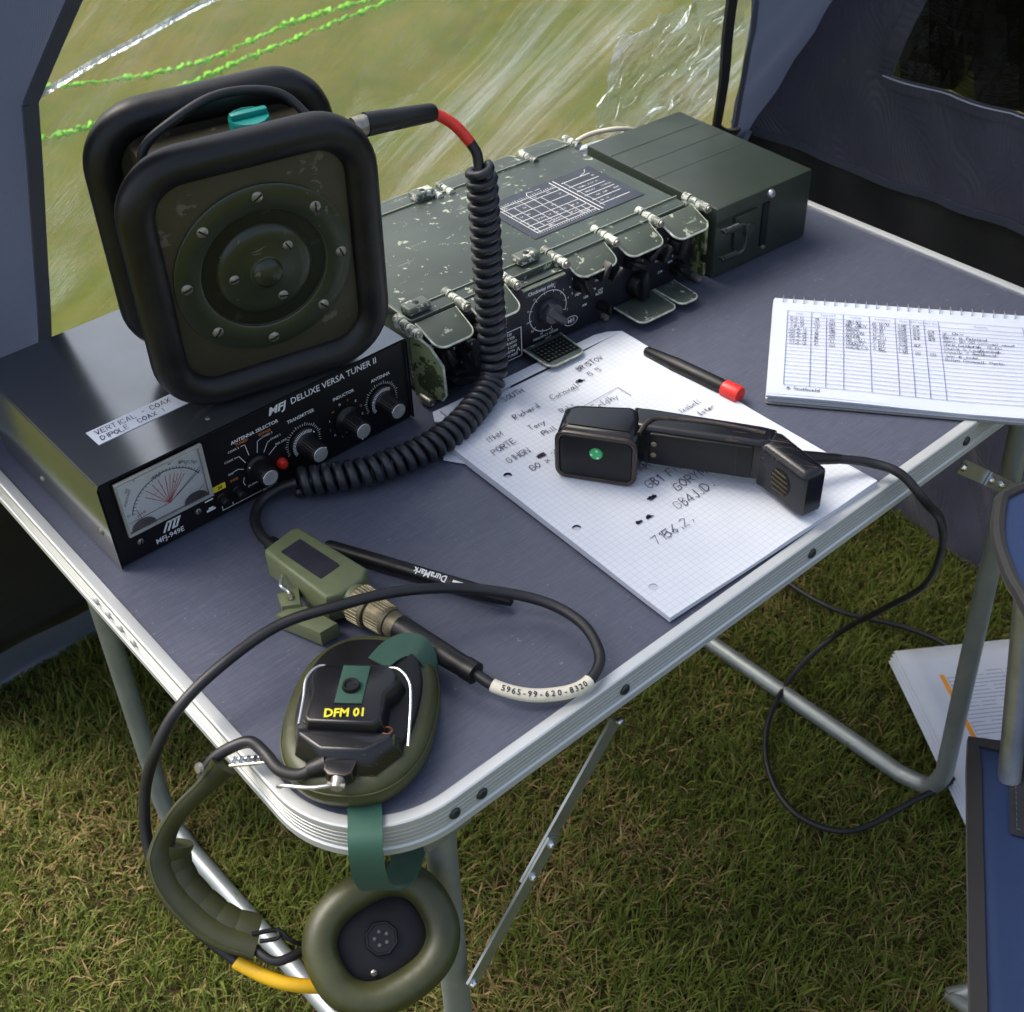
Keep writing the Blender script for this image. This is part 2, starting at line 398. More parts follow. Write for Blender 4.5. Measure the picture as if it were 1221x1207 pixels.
    def text(s, string, size, M=None, align='LEFT', bold=0.0, sx=1.0, shear=0.0):
        vs, fs = text_mesh(string, bold, align, shear)
        return s.add([(x * size * sx, y * size, 0) for x, y in vs], fs, M)
    def build(s, name, material, parent=None, smooth=40, world=True, bevel=0.0, kind=None):
        me = bpy.data.meshes.new(name); 
        vs = s.v
        if parent is not None and world:
            iv = WORLD[parent.name].inverted(); vs = [iv @ Vector(v) for v in vs]
        me.from_pydata([tuple(v) for v in vs], [], s.f)
        if s.uv:
            l = me.uv_layers.new(name='UVMap')
            for lp in me.loops: l.data[lp.index].uv = s.uv[lp.vertex_index]
        if smooth:
            me.shade_smooth(); me.set_sharp_from_angle(angle=R(smooth))
        me.materials.append(material)
        o = bpy.data.objects.new(name, me); COL.objects.link(o)
        if parent is not None:
            o.parent = parent; WORLD[o.name] = WORLD[parent.name]
        else: WORLD[o.name] = Matrix()
        if bevel:
            b = o.modifiers.new('bevel', 'BEVEL'); b.width = bevel; b.segments = 2; b.limit_method = 'ANGLE'; b.angle_limit = R(35)
        if kind: o['kind'] = kind
        return o

WORLD = {}
_tc = {}
def text_mesh(string, bold, align, shear):
    key = (string, bold, align, shear)
    if key in _tc: return _tc[key]
    cu = bpy.data.curves.new('t', 'FONT'); cu.body = string; cu.size = 1.0; cu.offset = bold; cu.align_x = align
    cu.align_y = 'CENTER'; cu.shear = shear; cu.resolution_u = 2; cu.fill_mode = 'FRONT'
    ob = bpy.data.objects.new('t', cu); me = bpy.data.meshes.new_from_object(ob)
    r = ([(v.co.x, v.co.y) for v in me.vertices], [tuple(p.vertices) for p in me.polygons])
    bpy.data.objects.remove(ob); bpy.data.curves.remove(cu); bpy.data.meshes.remove(me)
    _tc[key] = r; return r

# single-stroke pen letters on a 4 x 6 grid
_G = {
 'A': '00 26 40|12 32', 'B': '00 06 26 35 24 03|24 32 31 20 00', 'C': '45 36 16 04 02 10 30 41', 'D': '00 06 26 44 42 20 00', 'E': '40 00 06 46|03 33',
 'F': '00 06 46|03 33', 'G': '45 26 05 01 20 41 43 23', 'H': '00 06|40 46|03 43', 'I': '20 26', 'J': '36 31 20 01', 'K': '00 06|46 02 40', 'L': '06 00 40',
 'M': '00 06 22 46 40', 'N': '00 06 40 46', 'O': '20 02 04 26 44 42 20', 'P': '00 06 36 45 44 33 03', 'Q': '20 02 04 26 44 42 20|22 40', 'R': '00 06 36 45 44 33 03|23 40',
 'S': '45 26 05 14 32 41 20 01', 'T': '06 46|26 20', 'U': '06 01 20 41 46', 'V': '06 20 46', 'W': '06 10 24 30 46', 'X': '00 46|06 40', 'Y': '06 23 46|23 10', 'Z': '06 46 00 40',
 '0': '20 02 04 26 44 42 20', '1': '15 26 20', '2': '05 26 45 34 00 40', '3': '05 26 45 23 41 20 01', '4': '36 02 42|35 30', '5': '46 06 03 34 41 20 01', '6': '46 13 01 20 41 23 02',
 '7': '06 46 10', '8': '23 05 26 45 23 01 20 41 23', '9': '43 24 05 26 45 43 20', '.': '20 21', '-': '13 33', '/': '00 46', ',': '10 21', '&': '40 05 26 25 01 20 42', '#': '10 16|30 36|02 42|04 44', 'x': '03 40|43 00',
 'a': '33 13 01 20 32 33 30 40', 'b': '06 00 20 31 22 02', 'c': '33 13 01 10 30', 'd': '33 13 01 20 32|36 30 40', 'e': '02 32 23 13 01 10 30', 'f': '36 15 10|03 23', 'g': '33 13 01 20 32|33 3- 1-',
 'h': '06 00|02 23 32 30', 'i': '13 10|14 15', 'k': '06 00|23 01 20', 'l': '16 10 20', 'm': '00 03|02 13 22 20|22 33 42 40', 'n': '00 03|02 23 32 30', 'o': '10 02 13 32 10', 'p': '03 0-|02 23 31 10 01',
 'q': '33 13 01 20 32|33 3-', 'r': '00 03|02 13 33', 's': '33 12 31 00', 't': '15 11 20 30|03 33', 'u': '03 01 20 32|33 30', 'v': '03 10 33', 'w': '03 10 22 30 43', 'y': '03 11|33 10 0-', 'z': '03 33 00 30', "'": '25 26'}
def pen(mb, string, h, M, w=0.0005, jit=0.22, slant=0.12, seed=0, gap=1.35):
    rr = random.Random(seed * 77 + len(string)); x = 0.0; k = h / 6.0; dy = 0
    for ch in string:
        if ch == ' ': x += 4.2 * k; continue
        g = _G.get(ch)
        if g is None: x += 3 * k; continue
        dy = dy * 0.6 + rr.uniform(-0.4, 0.4); wd = 0.0
        for st in g.split('|'):
            pts = []
            for c in st.split(' '):
                gx = int(c[0]); gy = -2 if c[1] == '-' else int(c[1]); wd = max(wd, gx)
                yy = (gy + dy + rr.uniform(-jit, jit)) * k
                pts.append((x + (gx + rr.uniform(-jit, jit)) * k * 0.85 + yy * slant, yy))
            mb.line(pts, w * rr.uniform(0.65, 1.35), M)
        x += (wd * 0.85 + gap) * k
    return x
def scribble(mb, x, y, s, M, w=0.0006, n=16, seed=1, sy=0.6):
    rr = random.Random(seed)
    mb.line([(x + rr.uniform(-s, s), y + rr.uniform(-s, s) * sy) for _ in range(n)], w, M)

def thing(name, label, cat, loc=(0, 0, 0), rz=0.0, group=None, rx=0.0):
    o = bpy.data.objects.new(name, None); o.empty_display_size = 0.05; COL.objects.link(o)
    o.location = loc; o.rotation_euler = (rx, 0, rz)
    o['label'] = label; o['category'] = cat
    if group: o['group'] = group
    WORLD[o.name] = Matrix.Translation(loc) @ Matrix.Rotation(rz, 4, 'Z') @ Matrix.Rotation(rx, 4, 'X')
    return o
def tag(o, label, cat, group=None):
    o['label'] = label; o['category'] = cat
    if group: o['group'] = group
    return o
def copy_part(o, loc=None, M=None):
    c = o.copy(); COL.objects.link(c); c.parent = o.parent; WORLD[c.name] = WORLD[o.name]
    if M is not None: c.matrix_local = M
    elif loc is not None: c.location = loc
    return c
def XF(loc=(0, 0, 0), rx=0, ry=0, rz=0): return Matrix.Translation(loc) @ Matrix.Rotation(rz, 4, 'Z') @ Matrix.Rotation(ry, 4, 'Y') @ Matrix.Rotation(rx, 4, 'X')
def axes(o, ex, ey, ez):
    m = Matrix.Identity(4)
    for i, a in enumerate((ex, ey, ez)):
        for k in range(3): m[k][i] = a[k]
    for k in range(3): m[k][3] = o[k]
    return m
FRONT = lambda x, z, y=0.0: axes((x, y, z), (1, 0, 0), (0, 0, 1), (0, -1, 0))   # print on a face that looks along -Y
def up(pts): return [(x, y, z + TZ) for x, y, z in pts]
def smoothpath(pts, n=10, closed=False):
    P = [Vector(p) for p in pts]; out = []; m = len(P)
    for i in range(m if closed else m - 1):
        if closed: a, b, c, d = P[(i - 1) % m], P[i], P[(i + 1) % m], P[(i + 2) % m]
        else: a, b, c, d = P[max(i - 1, 0)], P[i], P[i + 1], P[min(i + 2, m - 1)]
        for k in range(n):
            t = k / n
            out.append(0.5 * ((2 * b) + (c - a) * t + (2 * a - 5 * b + 4 * c - d) * t * t + (3 * b - a - 3 * c + d) * t ** 3))
    if not closed: out.append(P[-1])
    return out
def rrect(x0, y0, x1, y1, r, n=6):
    o = []
    for cx, cy, a0 in ((x1 - r, y1 - r, 0), (x0 + r, y1 - r, 90), (x0 + r, y0 + r, 180), (x1 - r, y0 + r, 270)):
        for k in range(n + 1):
            a = R(a0 + 90 * k / n); o.append((cx + r * math.cos(a), cy + r * math.sin(a)))
    return o
def superoval(a, b, n=40, e=2.5):
    o = []
    for k in range(n):
        t = 2 * math.pi * k / n; c, s = math.cos(t), math.sin(t)
        o.append((a * math.copysign(abs(c) ** (2 / e), c), b * math.copysign(abs(s) ** (2 / e), s)))
    return o
def struct(o): o['kind'] = 'structure'; return o

# ================================================================== SETTING
g = MB()
g.add([(-30, -30, 0), (40, -30, 0), (40, 60, 0), (-30, 60, 0)], [(0, 1, 2, 3)])
struct(g.build('ground', GROUND, smooth=0))
THATCH = mat('brown_thatch', (0.050, 0.040, 0.018), 0.95, 0, 0.6, 60, 0.8, 120, 0.02, spec=0.1, bdist=0.008)  # dark brown sheet added under the near blades to darken the gaps between them
struct(MB().grid(lambda u, v: (-0.9 + 2.03 * u, -0.9 + 1.83 * v, 0.004 + 0.0025 * abs(mnoise.noise(Vector((u * 40, v * 40, 0))))), 60, 60).build('grass_underlay', THATCH))

def grass(name, label, n, region, hmin, hmax, wid, seed, segs=3, accept=None, dull=1.0, cols=((0.082, 0.118, 0.016), (0.200, 0.235, 0.042), (0.42, 0.32, 0.14), (0.26, 0.17, 0.065))):
    rg = np.random.default_rng(seed)
    x0, x1, y0, y1 = region
    x = rg.uniform(x0, x1, n); y = rg.uniform(y0, y1, n)
    if accept is not None:
        m = accept(x, y); x, y = x[m], y[m]
    n = len(x)
    # clumps: coarse value noise in numpy
    def vn(sc_, sd_):
        r2 = np.random.default_rng(sd_); T = r2.random((64, 64))
        u, v = x * sc_ + 100, y * sc_ + 100
        iu, iv = np.floor(u).astype(int), np.floor(v).astype(int); fu, fv = u - iu, v - iv
        fu = fu * fu * (3 - 2 * fu); fv = fv * fv * (3 - 2 * fv)
        a = T[iu % 64, iv % 64]; b = T[(iu + 1) % 64, iv % 64]; c = T[iu % 64, (iv + 1) % 64]; d = T[(iu + 1) % 64, (iv + 1) % 64]
        return (a * (1 - fu) + b * fu) * (1 - fv) + (c * (1 - fu) + d * fu) * fv
    cl = 0.55 * vn(9, seed + 1) + 0.45 * vn(24, seed + 2)
    dryp = 0.5 * vn(5, seed + 3) + 0.5 * vn(15, seed + 4)
    h = rg.uniform(hmin, hmax, n) * (0.55 + 0.9 * cl)
    az = rg.uniform(0, 2 * np.pi, n); lean = rg.uniform(0.35, 1.35, n) ** 1.0
    w = wid * np.exp(rg.normal(0, 0.38, n))
    dry = rg.random(n) < (0.06 + 0.62 * np.clip(dryp - 0.42, 0, 1) * 1.6)
    lean = np.where(dry, lean + 0.5, lean)
    dx, dy = np.cos(az), np.sin(az); px, py = -dy, dx
    tw = rg.uniform(-0.9, 0.9, n)
    nv = 2 * segs + 1
    V = np.zeros((n, nv, 3), np.float32)
    for s_ in range(segs + 1):
        t = s_ / segs
        ang = lean * t
        r = h * t * np.sin(ang * 0.85); z = h * t * np.cos(ang * 0.8)
        z = np.maximum(z, 0.001 + 0.004 * t)
        cx = x + dx * r; cy = y + dy * r
        if s_ < segs:
            ww = w * (1 - 0.55 * t) * 0.5
            qx = px * np.cos(tw * t) + dx * np.sin(tw * t); qy = py * np.cos(tw * t) + dy * np.sin(tw * t)
            V[:, 2 * s_, 0] = cx - qx * ww; V[:, 2 * s_, 1] = cy - qy * ww; V[:, 2 * s_, 2] = z
            V[:, 2 * s_ + 1, 0] = cx + qx * ww; V[:, 2 * s_ + 1, 1] = cy + qy * ww; V[:, 2 * s_ + 1, 2] = z
        else:
            V[:, 2 * s_, 0] = cx; V[:, 2 * s_, 1] = cy; V[:, 2 * s_, 2] = z
    F = []
    for s_ in range(segs - 1): F.append([2 * s_, 2 * s_ + 1, 2 * s_ + 3]); F.append([2 * s_, 2 * s_ + 3, 2 * s_ + 2])
    F.append([2 * segs - 2, 2 * segs - 1, 2 * segs])
    F = np.array(F); nf = len(F)
    idx = (F[None] + (np.arange(n) * nv)[:, None, None]).reshape(-1).astype(np.int32)
    me = bpy.data.meshes.new(name)
    me.vertices.add(n * nv); me.vertices.foreach_set('co', V.reshape(-1))
    me.loops.add(len(idx)); me.loops.foreach_set('vertex_index', idx)
    me.polygons.add(n * nf); me.polygons.foreach_set('loop_start', np.arange(n * nf, dtype=np.int32) * 3)
    me.update(calc_edges=True)
    # each blade keeps its own colour: greens, yellow greens, straw
    g1, g2, s1, s2 = (np.array(q) for q in cols)
    k = np.clip(rg.random(n) * 0.7 + 0.5 * (cl - 0.3), 0, 1)[:, None]; k2 = rg.random(n)[:, None]
    c = np.where(dry[:, None], s1 * k2 + s2 * (1 - k2), g1 * (1 - k) + g2 * k) * dull
    ca = np.ones((n, nv, 4), np.float32); ca[:, :, :3] = c[:, None, :]
    at = me.color_attributes.new('Col', 'FLOAT_COLOR', 'POINT'); at.data.foreach_set('color', ca.reshape(-1))
    me.materials.append(BLADES)
    o = bpy.data.objects.new(name, me); COL.objects.link(o)
    o['kind'] = 'stuff'; o['label'] = label; o['category'] = 'grass'
    return o
def under_view(x, y):  # lawn around the table that is open to view, out to the tent wall
    return (x + y > -0.35) & (y < 1.02)
grass('lawn_grass', 'short mown grass with straw coloured patches under and around the table', 250000, (-0.55, 1.2, -0.6, 1.02), 0.012, 0.036, 0.0017, 5, 3, under_view)

# ------------------------------------------------------------------ tent
LEAN = 0.55
def BW(x, z, off=0.0, amp=0.004):        # leaning back wall, z counted from the table top
    n = mnoise.noise(Vector((x * 5, z * 5, 1.3))) + 0.5 * mnoise.noise(Vector((x * 13, z * 13, 4.1)))
    d = off + amp * n
    return (x, 0.95 - LEAN * (z + 0.63) + d * 0.876, z + TZ + d * 0.482)
def RW(y, z, off=0.0, amp=0.006):        # upright right-hand wall
    n = mnoise.noise(Vector((y * 4, z * 2.2, 7.3))) + 0.6 * mnoise.noise(Vector((y * 14 + z * 5, z * 4, 2.1))) + 1.3 * (1 - 2 * abs(mnoise.noise(Vector((y * 9 - z * 5, z * 1.5 + y, 5.1))))) 
    return (1.13 + off + amp * n, y, z + TZ)
tent = thing('tent', 'slate blue tent with a large clear plastic window behind the table', 'tent', (1.13, 0.95, 0))
def backpanel(name, x0, x1, z0, z1, m, off=0, amp=0.004, nu=30, nv=20, fx0=None, fx1=None):
    def fn(u, v):
        z = z0 + (z1 - z0) * v; a = fx0(z) if fx0 else x0; b = fx1(z) if fx1 else x1
        return BW(a + (b - a) * u, z, off, amp)
    return MB().grid(fn, nu, nv).build(name, m, tent, smooth=180)
def win_l(z): return 0.102 if z < 0.29 else 0.102 + (z - 0.29) * 0.5
def win_r(z):
    if z < -0.10: return 1.085
    return 1.082 - (z + 0.10) * 0.60
backpanel('window_film', 0, 0, -0.125, 0.66, FILM, 0.0, 0.010, 110, 90, win_l, win_r)
backpanel('wall_panel', -0.06, 0.1, -0.115, 0.66, F_SLATE, 0.004, 0.010, 40, 30, None, lambda z: win_l(z) + 0.004)
backpanel('wall_panel', 1.08, 1.13, -0.16, 0.66, F_SLATE, -0.004, 0.016, 20, 40, lambda z: win_r(z) - 0.004, lambda z: 1.155)
backpanel('lower_band', -0.06, 1.13, -0.60, -0.118, F_BLACK, 0.008, 0.010, 60, 14)
backpanel('ground_skirt', -0.06, 1.13, -0.628, -0.520, F_SLATE, -0.014, 0.008, 60, 8)
backpanel('roof_panel', -0.06, 1.13, 0.655, 0.74, F_SLATE, 0.002, 0.02, 40, 12)
def seam(name, pts, r, m, parent=tent, prof=None):
    return MB().tube(pts, r, 8).build(name, m, parent)
def tape(name, fn, n, w, wdir, m, th=0.0012):
    pr = [(-w / 2, -th), (w / 2, -th), (w / 2, th), (-w / 2, th)]
    return MB().sweep([fn(i / n) for i in range(n + 1)], pr, wdir=wdir).build(name, m, tent)
tape('window_binding', lambda t: BW(win_l(-0.12 + 0.41 * t) - 0.004, -0.12 + 0.41 * t, -0.004), 24, 0.011, (1, 0, 0), F_HEM)
tape('window_binding', lambda t: BW(win_l(0.29 + 0.36 * t) - 0.004, 0.29 + 0.36 * t, -0.004), 24, 0.010, (1, 0, 0), F_HEM)
tape('window_binding', lambda t: BW(win_r(-0.12 + 0.78 * t) + 0.002, -0.12 + 0.78 * t, -0.005), 24, 0.008, (1, 0, 0), F_SLATE)
tape('window_weld', lambda t: BW(0.10 + 0.42 * t, 0.292 + 0.10 * t, -0.003, 0.01), 24, 0.004, (0, -LEAN, 1), m_film('window_weld_film', (0.80, 0.84, 0.88), 0.12, 0.10, 0.15, 0.5))
# zip along the right of the window
zpts = [BW(0.76, 0.33, -0.030), BW(0.864, 0.152, -0.030), BW(0.925, 0.055, -0.030), BW(0.968, -0.022, -0.030), BW(0.978, -0.036, -0.028), BW(1.02, -0.066, -0.022), BW(1.075, -0.094, -0.014)]
zs = smoothpath(zpts, 10)
MB().sweep(zs, [(-0.0075, -0.002), (0.0075, -0.002), (0.0075, 0.002), (-0.0075, 0.002)], wdir=(1, 0, 0.3)).build('window_zip', F_BLACK, tent)
CRUMP = m_film('crumpled_film', (0.92, 0.94, 0.88), 0.045, 0.20, 0.07, 1.2)
def crumple(u, v):
    x = 0.705 + 0.20 * u + 0.05 * (1 - v); z = -0.035 + 0.20 * v + 0.03 * u
    d = -0.010 - 0.014 * abs(mnoise.noise(Vector((x * 26 + z * 14, z * 22 - x * 9, 3.0)))) - 0.008 * abs(mnoise.noise(Vector((x * 60, z * 52, 8.0))))
    return BW(x + 0.012 * mnoise.noise(Vector((u * 6, v * 6, 1))), z + 0.014 * mnoise.noise(Vector((u * 7, v * 5, 9))), d, 0)
MB().grid(crumple, 60, 50).build('crumpled_flap', CRUMP, tent, smooth=60)
# right wall
def rightpanel(name, y0, y1, z0, z1, m, off=0, amp=0.006, nu=40, nv=20, fy1=None):
    def fn(u, v):
        z = z0 + (z1 - z0) * v; b = fy1(z) if fy1 else y1
        return RW(y0 + (b - y0) * u, z, off, amp)
    return MB().grid(fn, nu, nv).build(name, m, tent, smooth=180)
cornery = lambda z: 0.985 - LEAN * (z + 0.63)
rightpanel('side_wall', -0.3, 0, -0.123, 0.008, F_PURPLE, 0.0, 0.010, 70, 10, cornery)
def dwin(z): return 0.462 - 0.28 * (z - 0.01)          # slanting border of the dark side window
MB().grid(lambda u, v: (lambda z: RW(dwin(z) + (cornery(z) - dwin(z)) * u, z, 0.0, 0.010))(0.008 + 0.60 * v), 16, 24).build('side_wall', F_PURPLE, tent, smooth=180)
MB().grid(lambda u, v: (lambda z: RW(-0.3 + (dwin(z) + 0.3) * u, z, 0.004, 0.012))(0.008 + 0.60 * v), 60, 24).build('side_window_film', DFILM, tent, smooth=180)
MB().grid(lambda u, v: (lambda z: RW(-0.3 + (cornery(z) + 0.3) * u, z, 0.0, 0.010))(0.606 + 0.13 * v), 40, 12).build('side_wall', F_PURPLE, tent, smooth=180)
tape('side_window_binding', lambda t: RW(-0.3 + 0.77 * t, 0.004, -0.004, 0.010), 50, 0.016, (0, 0, 1), F_PURPLE)
tape('side_window_binding', lambda t: RW(dwin(0.01 + 0.59 * t) + 0.006, 0.01 + 0.59 * t, -0.004, 0.010), 24, 0.020, (0, 1, 0), F_PURPLE)
tape('side_window_stitching', lambda t: RW(-0.3 + 0.77 * t, 0.009, -0.0055, 0.010), 50, 0.0012, (0, 0, 1), PAPERB)
tape('side_wall_hem', lambda t: RW(-0.3 + 0.96 * t, -0.122, -0.003, 0.010), 50, 0.010, (0, 0, 1), F_HEM)
rightpanel('lower_band', -0.3, 0, -0.50, -0.118, F_BLACK, 0.010, 0.012, 50, 12, cornery)
rightpanel('ground_skirt', -0.3, 0, -0.628, -0.34, F_PURPLE, -0.004, 0.016, 70, 14, cornery)
# guy ropes outside the window
for i, (pts, lab) in enumerate((([(0.50, 2.22, 0.30), (1.05, 2.289, 0.18), (1.544, 2.3525, 0.18), (2.3, 2.45, 0.10)], 'lime green guy rope outside the window, the upper of the two'),
                   ([(0.45, 2.19, 0.20), (0.80, 2.2557, 0.13), (1.27, 2.3426, 0.13), (1.81, 2.45, 0.12), (2.3, 2.53, 0.08)], 'lime green guy rope outside the window, the lower of the two'))):
    P = smoothpath(pts, 90); rr = random.Random(i)
    P = [p + Vector((rr.uniform(-1, 1), rr.uniform(-1, 1), rr.uniform(-1, 1))) * 0.0038 for p in P]
    tag(MB().tube(P, [0.0016 + 0.0085 * rr.random() ** 2 for _ in P], 6).build('guy_rope', LIME), lab, 'guy rope', 'lime guy ropes')

# ------------------------------------------------------------------ folding table
TL, TW, CR, TH = 0.8227, 0.60, 0.075, 0.0267
table = thing('folding_table', 'grey laminate folding camping table with ribbed aluminium edge', 'table', (TL / 2, TW / 2, 0))
ins = 0.004
MB().prism(rrect(ins, ins, TL - ins, TW - ins, CR - ins, 14), TZ - 0.016, TZ - 0.0012).build('table_top', LAM, table, smooth=30)
def edge_profile():
    pts = [(-0.0088, -0.0010), (-0.0084, 0.0004), (-0.0075, 0.0008), (-0.0012, 0.0008), (-0.0002, 0.0001), (0.0, -0.0010)]
    z = -0.0045
    for k in range(4):
        pts += [(0.0, z), (-0.0007, z - 0.0003), (-0.0007, z - 0.0008), (0.0, z - 0.0011)]; z -= 0.0036
    pts += [(0.0, -0.0195), (0.0012, -0.0205), (0.0014, -0.0255), (0.0006, -TH), (-0.0088, -TH), (-0.0088, -0.016)]
    return pts
path = rrect(0, 0, TL, TW, CR, 16)
prof = edge_profile(); m = len(path); nP = len(prof); mb = MB()
vs, fs = [], []
for i in range(m):
    a, b = path[(i - 1) % m], path[(i + 1) % m]
    t = Vector((b[0] - a[0], b[1] - a[1])).normalized(); nn = Vector((t.y, -t.x))
    for d, z in prof: vs.append((path[i][0] + nn.x * d, path[i][1] + nn.y * d, TZ + z))
for i in range(m):
    j = (i + 1) % m
    for k in range(nP - 1): fs.append((i * nP + k, j * nP + k, j * nP + k + 1, i * nP + k + 1))
edge = mb.add(vs, fs).build('edge_frame', ALU, table, smooth=28)
rv = MB(); rv.lathe([(0.0, 0.0016), (0.0032, 0.0013), (0.0042, 0.0002), (0.0042, -0.0005)], 14, XF((0.2179, -0.0004, TZ - 0.0125), rx=R(90)))
BOLT = mat('dark_bolt', (0.05, 0.06, 0.06), 0.4, 0.6, 0.3, 200)
b0 = rv.build('bolt', BOLT, table)
for x in (0.0965, 0.0755, 0.4089, 0.6029, 0.745): copy_part(b0, loc=(x - 0.2179, 0, 0))
sl = MB().lathe([(0.0, 0.0014), (0.0028, 0.0012), (0.0038, 0.0002), (0.0038, -0.0004)], 14, XF((-0.0004, 0.3126, TZ - 0.0105), ry=R(-90)))
s0 = sl.build('rivet', ALU, table)
for y in (0.294, 0.276, 0.257): copy_part(s0, loc=(0, y - 0.3126, 0))
# leg frames: each a bent tube, two legs joined by a bar on the grass
def legframe(xt0, xb0, xt1, xb1, yn_t, yn_b, yf):
    z0, zb = TZ - 0.035, 0.021
    p = [(xt0, yn_t, z0), (xb0, yn_b, zb + 0.05), (xb0 - 0.0, yn_b + 0.012, zb + 0.014), (xb0, yn_b + 0.05, zb), (xb1, yf - 0.05, zb), (xb1, yf - 0.012, zb + 0.014), (xb1, yf, zb + 0.05), (xt1, yf, z0)]
    out = [Vector(p[0])]
    out += smoothpath([p[1], p[2], p[3]], 5) + smoothpath([p[4], p[5], p[6]], 5) + [Vector(p[7])]
    return out
MB().tube(legframe(0.083, 0.076, 0.072, 0.060, 0.030, 0.030, 0.572), 0.0105, 14).build('leg_frame', STEEL, table)
MB().tube(legframe(0.747, 0.744, 0.747, 0.735, 0.024, -0.006, 0.572), 0.0105, 14).build('leg_frame', STEEL, table)
for x in (0.078, 0.747):
    mb = MB()
    mb.tube([(x, 0.012, TZ - 0.032), (x, 0.588, TZ - 0.032)], 0.0095, 12)
    mb.build('hinge_tube', STEEL, table)
    for y in (0.014, 0.586): MB().box((x, y, TZ - 0.036), (0.036, 0.004, 0.034), r=0.0015).build('hinge_plate', STEEL, table)
def strut(xa, za, xb, zb, y, flip=1):
    a, b = Vector((xa, y, TZ + za)), Vector((xb, y, TZ + zb)); mid = a.lerp(b, 0.52)
    pr = [(-0.0065, -0.001), (0.0065, -0.001), (0.0065, 0.001), (-0.0065, 0.001)]
    d = (b - a).normalized(); wd = Vector((-d.z, 0, d.x))
    o = MB().sweep([a, mid + d * 0.02], pr, wdir=wd).build('folding_strut', ZINC, table)
    MB().sweep([mid - d * 0.02 + Vector((0, -0.0024, 0)), b + Vector((0, -0.0024, 0))], pr, wdir=wd).build('folding_strut', ZINC, table)
    for q in (a, mid - d * 0.014, mid + d * 0.014, b):
        MB().lathe([(0.0, 0.0030), (0.0026, 0.0024), (0.0036, 0.0004), (0.0036, -0.001)], 12, XF(q + Vector((0, -0.0036, 0)), rx=R(90))).build('strut_rivet', CHROME, table)
strut(0.2255, -0.060, 0.083, -0.235, 0.014)
strut(0.612, -0.045, 0.744, -0.150, 0.004)
strut(0.2255, -0.060, 0.083, -0.235, 0.590)

# ------------------------------------------------------------------ antenna tuner
W_, H_, D_ = 0.265, 0.0777, 0.198
tuner = thing('antenna_tuner', 'black antenna tuner with crossed needle meter and four silver capped knobs', 'tuner', (0.0256, 0.3173, TZ), 0.0072)
L_ = dict(parent=tuner, world=False)
mb = MB()
mb.prism([(0.0, 0.004), (W_, 0.004), (W_, D_), (0.0, D_)], 0.0, H_ - 0.0012).build('chassis', CASE, **L_)
# wrap-over cover: left side, top, right side, with soft folds
cov = [(-0.0008, 0.001), (-0.0010, H_ - 0.004), (0.0010, H_ - 0.0004), (0.004, H_), (W_ - 0.004, H_), (W_ - 0.0010, H_ - 0.0004), (W_ + 0.0010, H_ - 0.004), (W_ + 0.0008, 0.001)]
inn = [(W_ - 0.0006, 0.001), (W_ - 0.0006, H_ - 0.002), (0.0006, H_ - 0.002), (0.0006, 0.001)]
mb = MB(); poly = cov + inn; n = len(poly)
vs = [(x, -0.0012, z) for x, z in poly] + [(x, D_ + 0.001, z) for x, z in poly]
fs = [(i, (i + 1) % n, n + (i + 1) % n, n + i) for i in range(n)]
for y0 in (0, n):
    for i in range(7):
        pass
mb.add(vs, fs); mb.build('cover', CASE, **L_)
MB().box((W_ / 2, 0.0028, H_ / 2 - 0.001), (W_ - 0.0025, 0.0024, H_ - 0.0035)).build('front_panel', PANELBLK, **L_)
FY = 0.0014
def T(x, z, dy=0.0): return FRONT(x, z, FY - dy)
# screws
def screw(name, M, r=0.0026, m=SCREWM, parent=tuner, slot=True, world=False):
    s_ = MB().lathe([(0, r * 0.42), (r * 0.6, r * 0.38), (r * 0.95, r * 0.12), (r, -0.0005)], 14, M).build(name, m, parent, world=world)
    if slot:
        MB().box((0, 0, r * 0.40), (r * 1.7, r * 0.28, r * 0.14), M @ Matrix.Rotation(rnd.uniform(0, 3), 4, 'Z')).build('slot', PLASTIC, s_, world=world)
    return s_
screw('screw', T(0.0189, 0.0143)); screw('screw', T(0.0667, 0.0145))
for x, y in ((0.0964, 0.0143), (0.1784, 0.0135)): screw('screw', XF((x, y, H_)), 0.0022)
for y, z in ((0.121, 0.013), (0.0170, 0.0258)): screw('screw', XF((-0.001, y, z), ry=R(-90)), 0.003)
# meter
meter = MB().prism(rrect(0.0105, 0.0265, 0.0790, 0.0735, 0.0015, 3), 0, 0.0030, axes((0, FY, 0), (1, 0, 0), (0, 0, 1), (0, -1, 0))).build('meter', PLASTIC, **L_)
MB().box((0.0448, FY - 0.0032, 0.0500), (0.0660, 0.0006, 0.0440)).build('meter_dial', METERFACE, meter, world=False)
pr, pk = MB(), MB()
def MT(x, z): return FRONT(x, z, FY - 0.0038)
org = (0.0462, 0.0375); M0 = MT(0, 0)
for a in (138, 126, 112, 99, 86, 77, 69, 62, 56, 50):
    ca, sa = math.cos(R(a)), math.sin(R(a)); r1 = 0.0235 if a < 130 else 0.021
    pr.line([org, (org[0] + ca * r1 * 1.05, org[1] + sa * r1)], 0.00042, M0)
pk.line([(org[0] + 0.0285 * math.cos(R(a)) * 1.02, org[1] - 0.001 + 0.0275 * math.sin(R(a))) for a in range(92, 172, 4)], 0.0006, M0)
pk.line([(org[0] + 0.0295 * math.cos(R(a)) * 1.0, org[1] + 0.0275 * math.sin(R(a))) for a in range(26, 108, 4)], 0.0006, M0)
for a in range(95, 172, 6): pk.line([(org[0] + q * math.cos(R(a)), org[1] - 0.001 + q * 0.96 * math.sin(R(a))) for q in (0.0285, 0.0272)], 0.00045, M0)
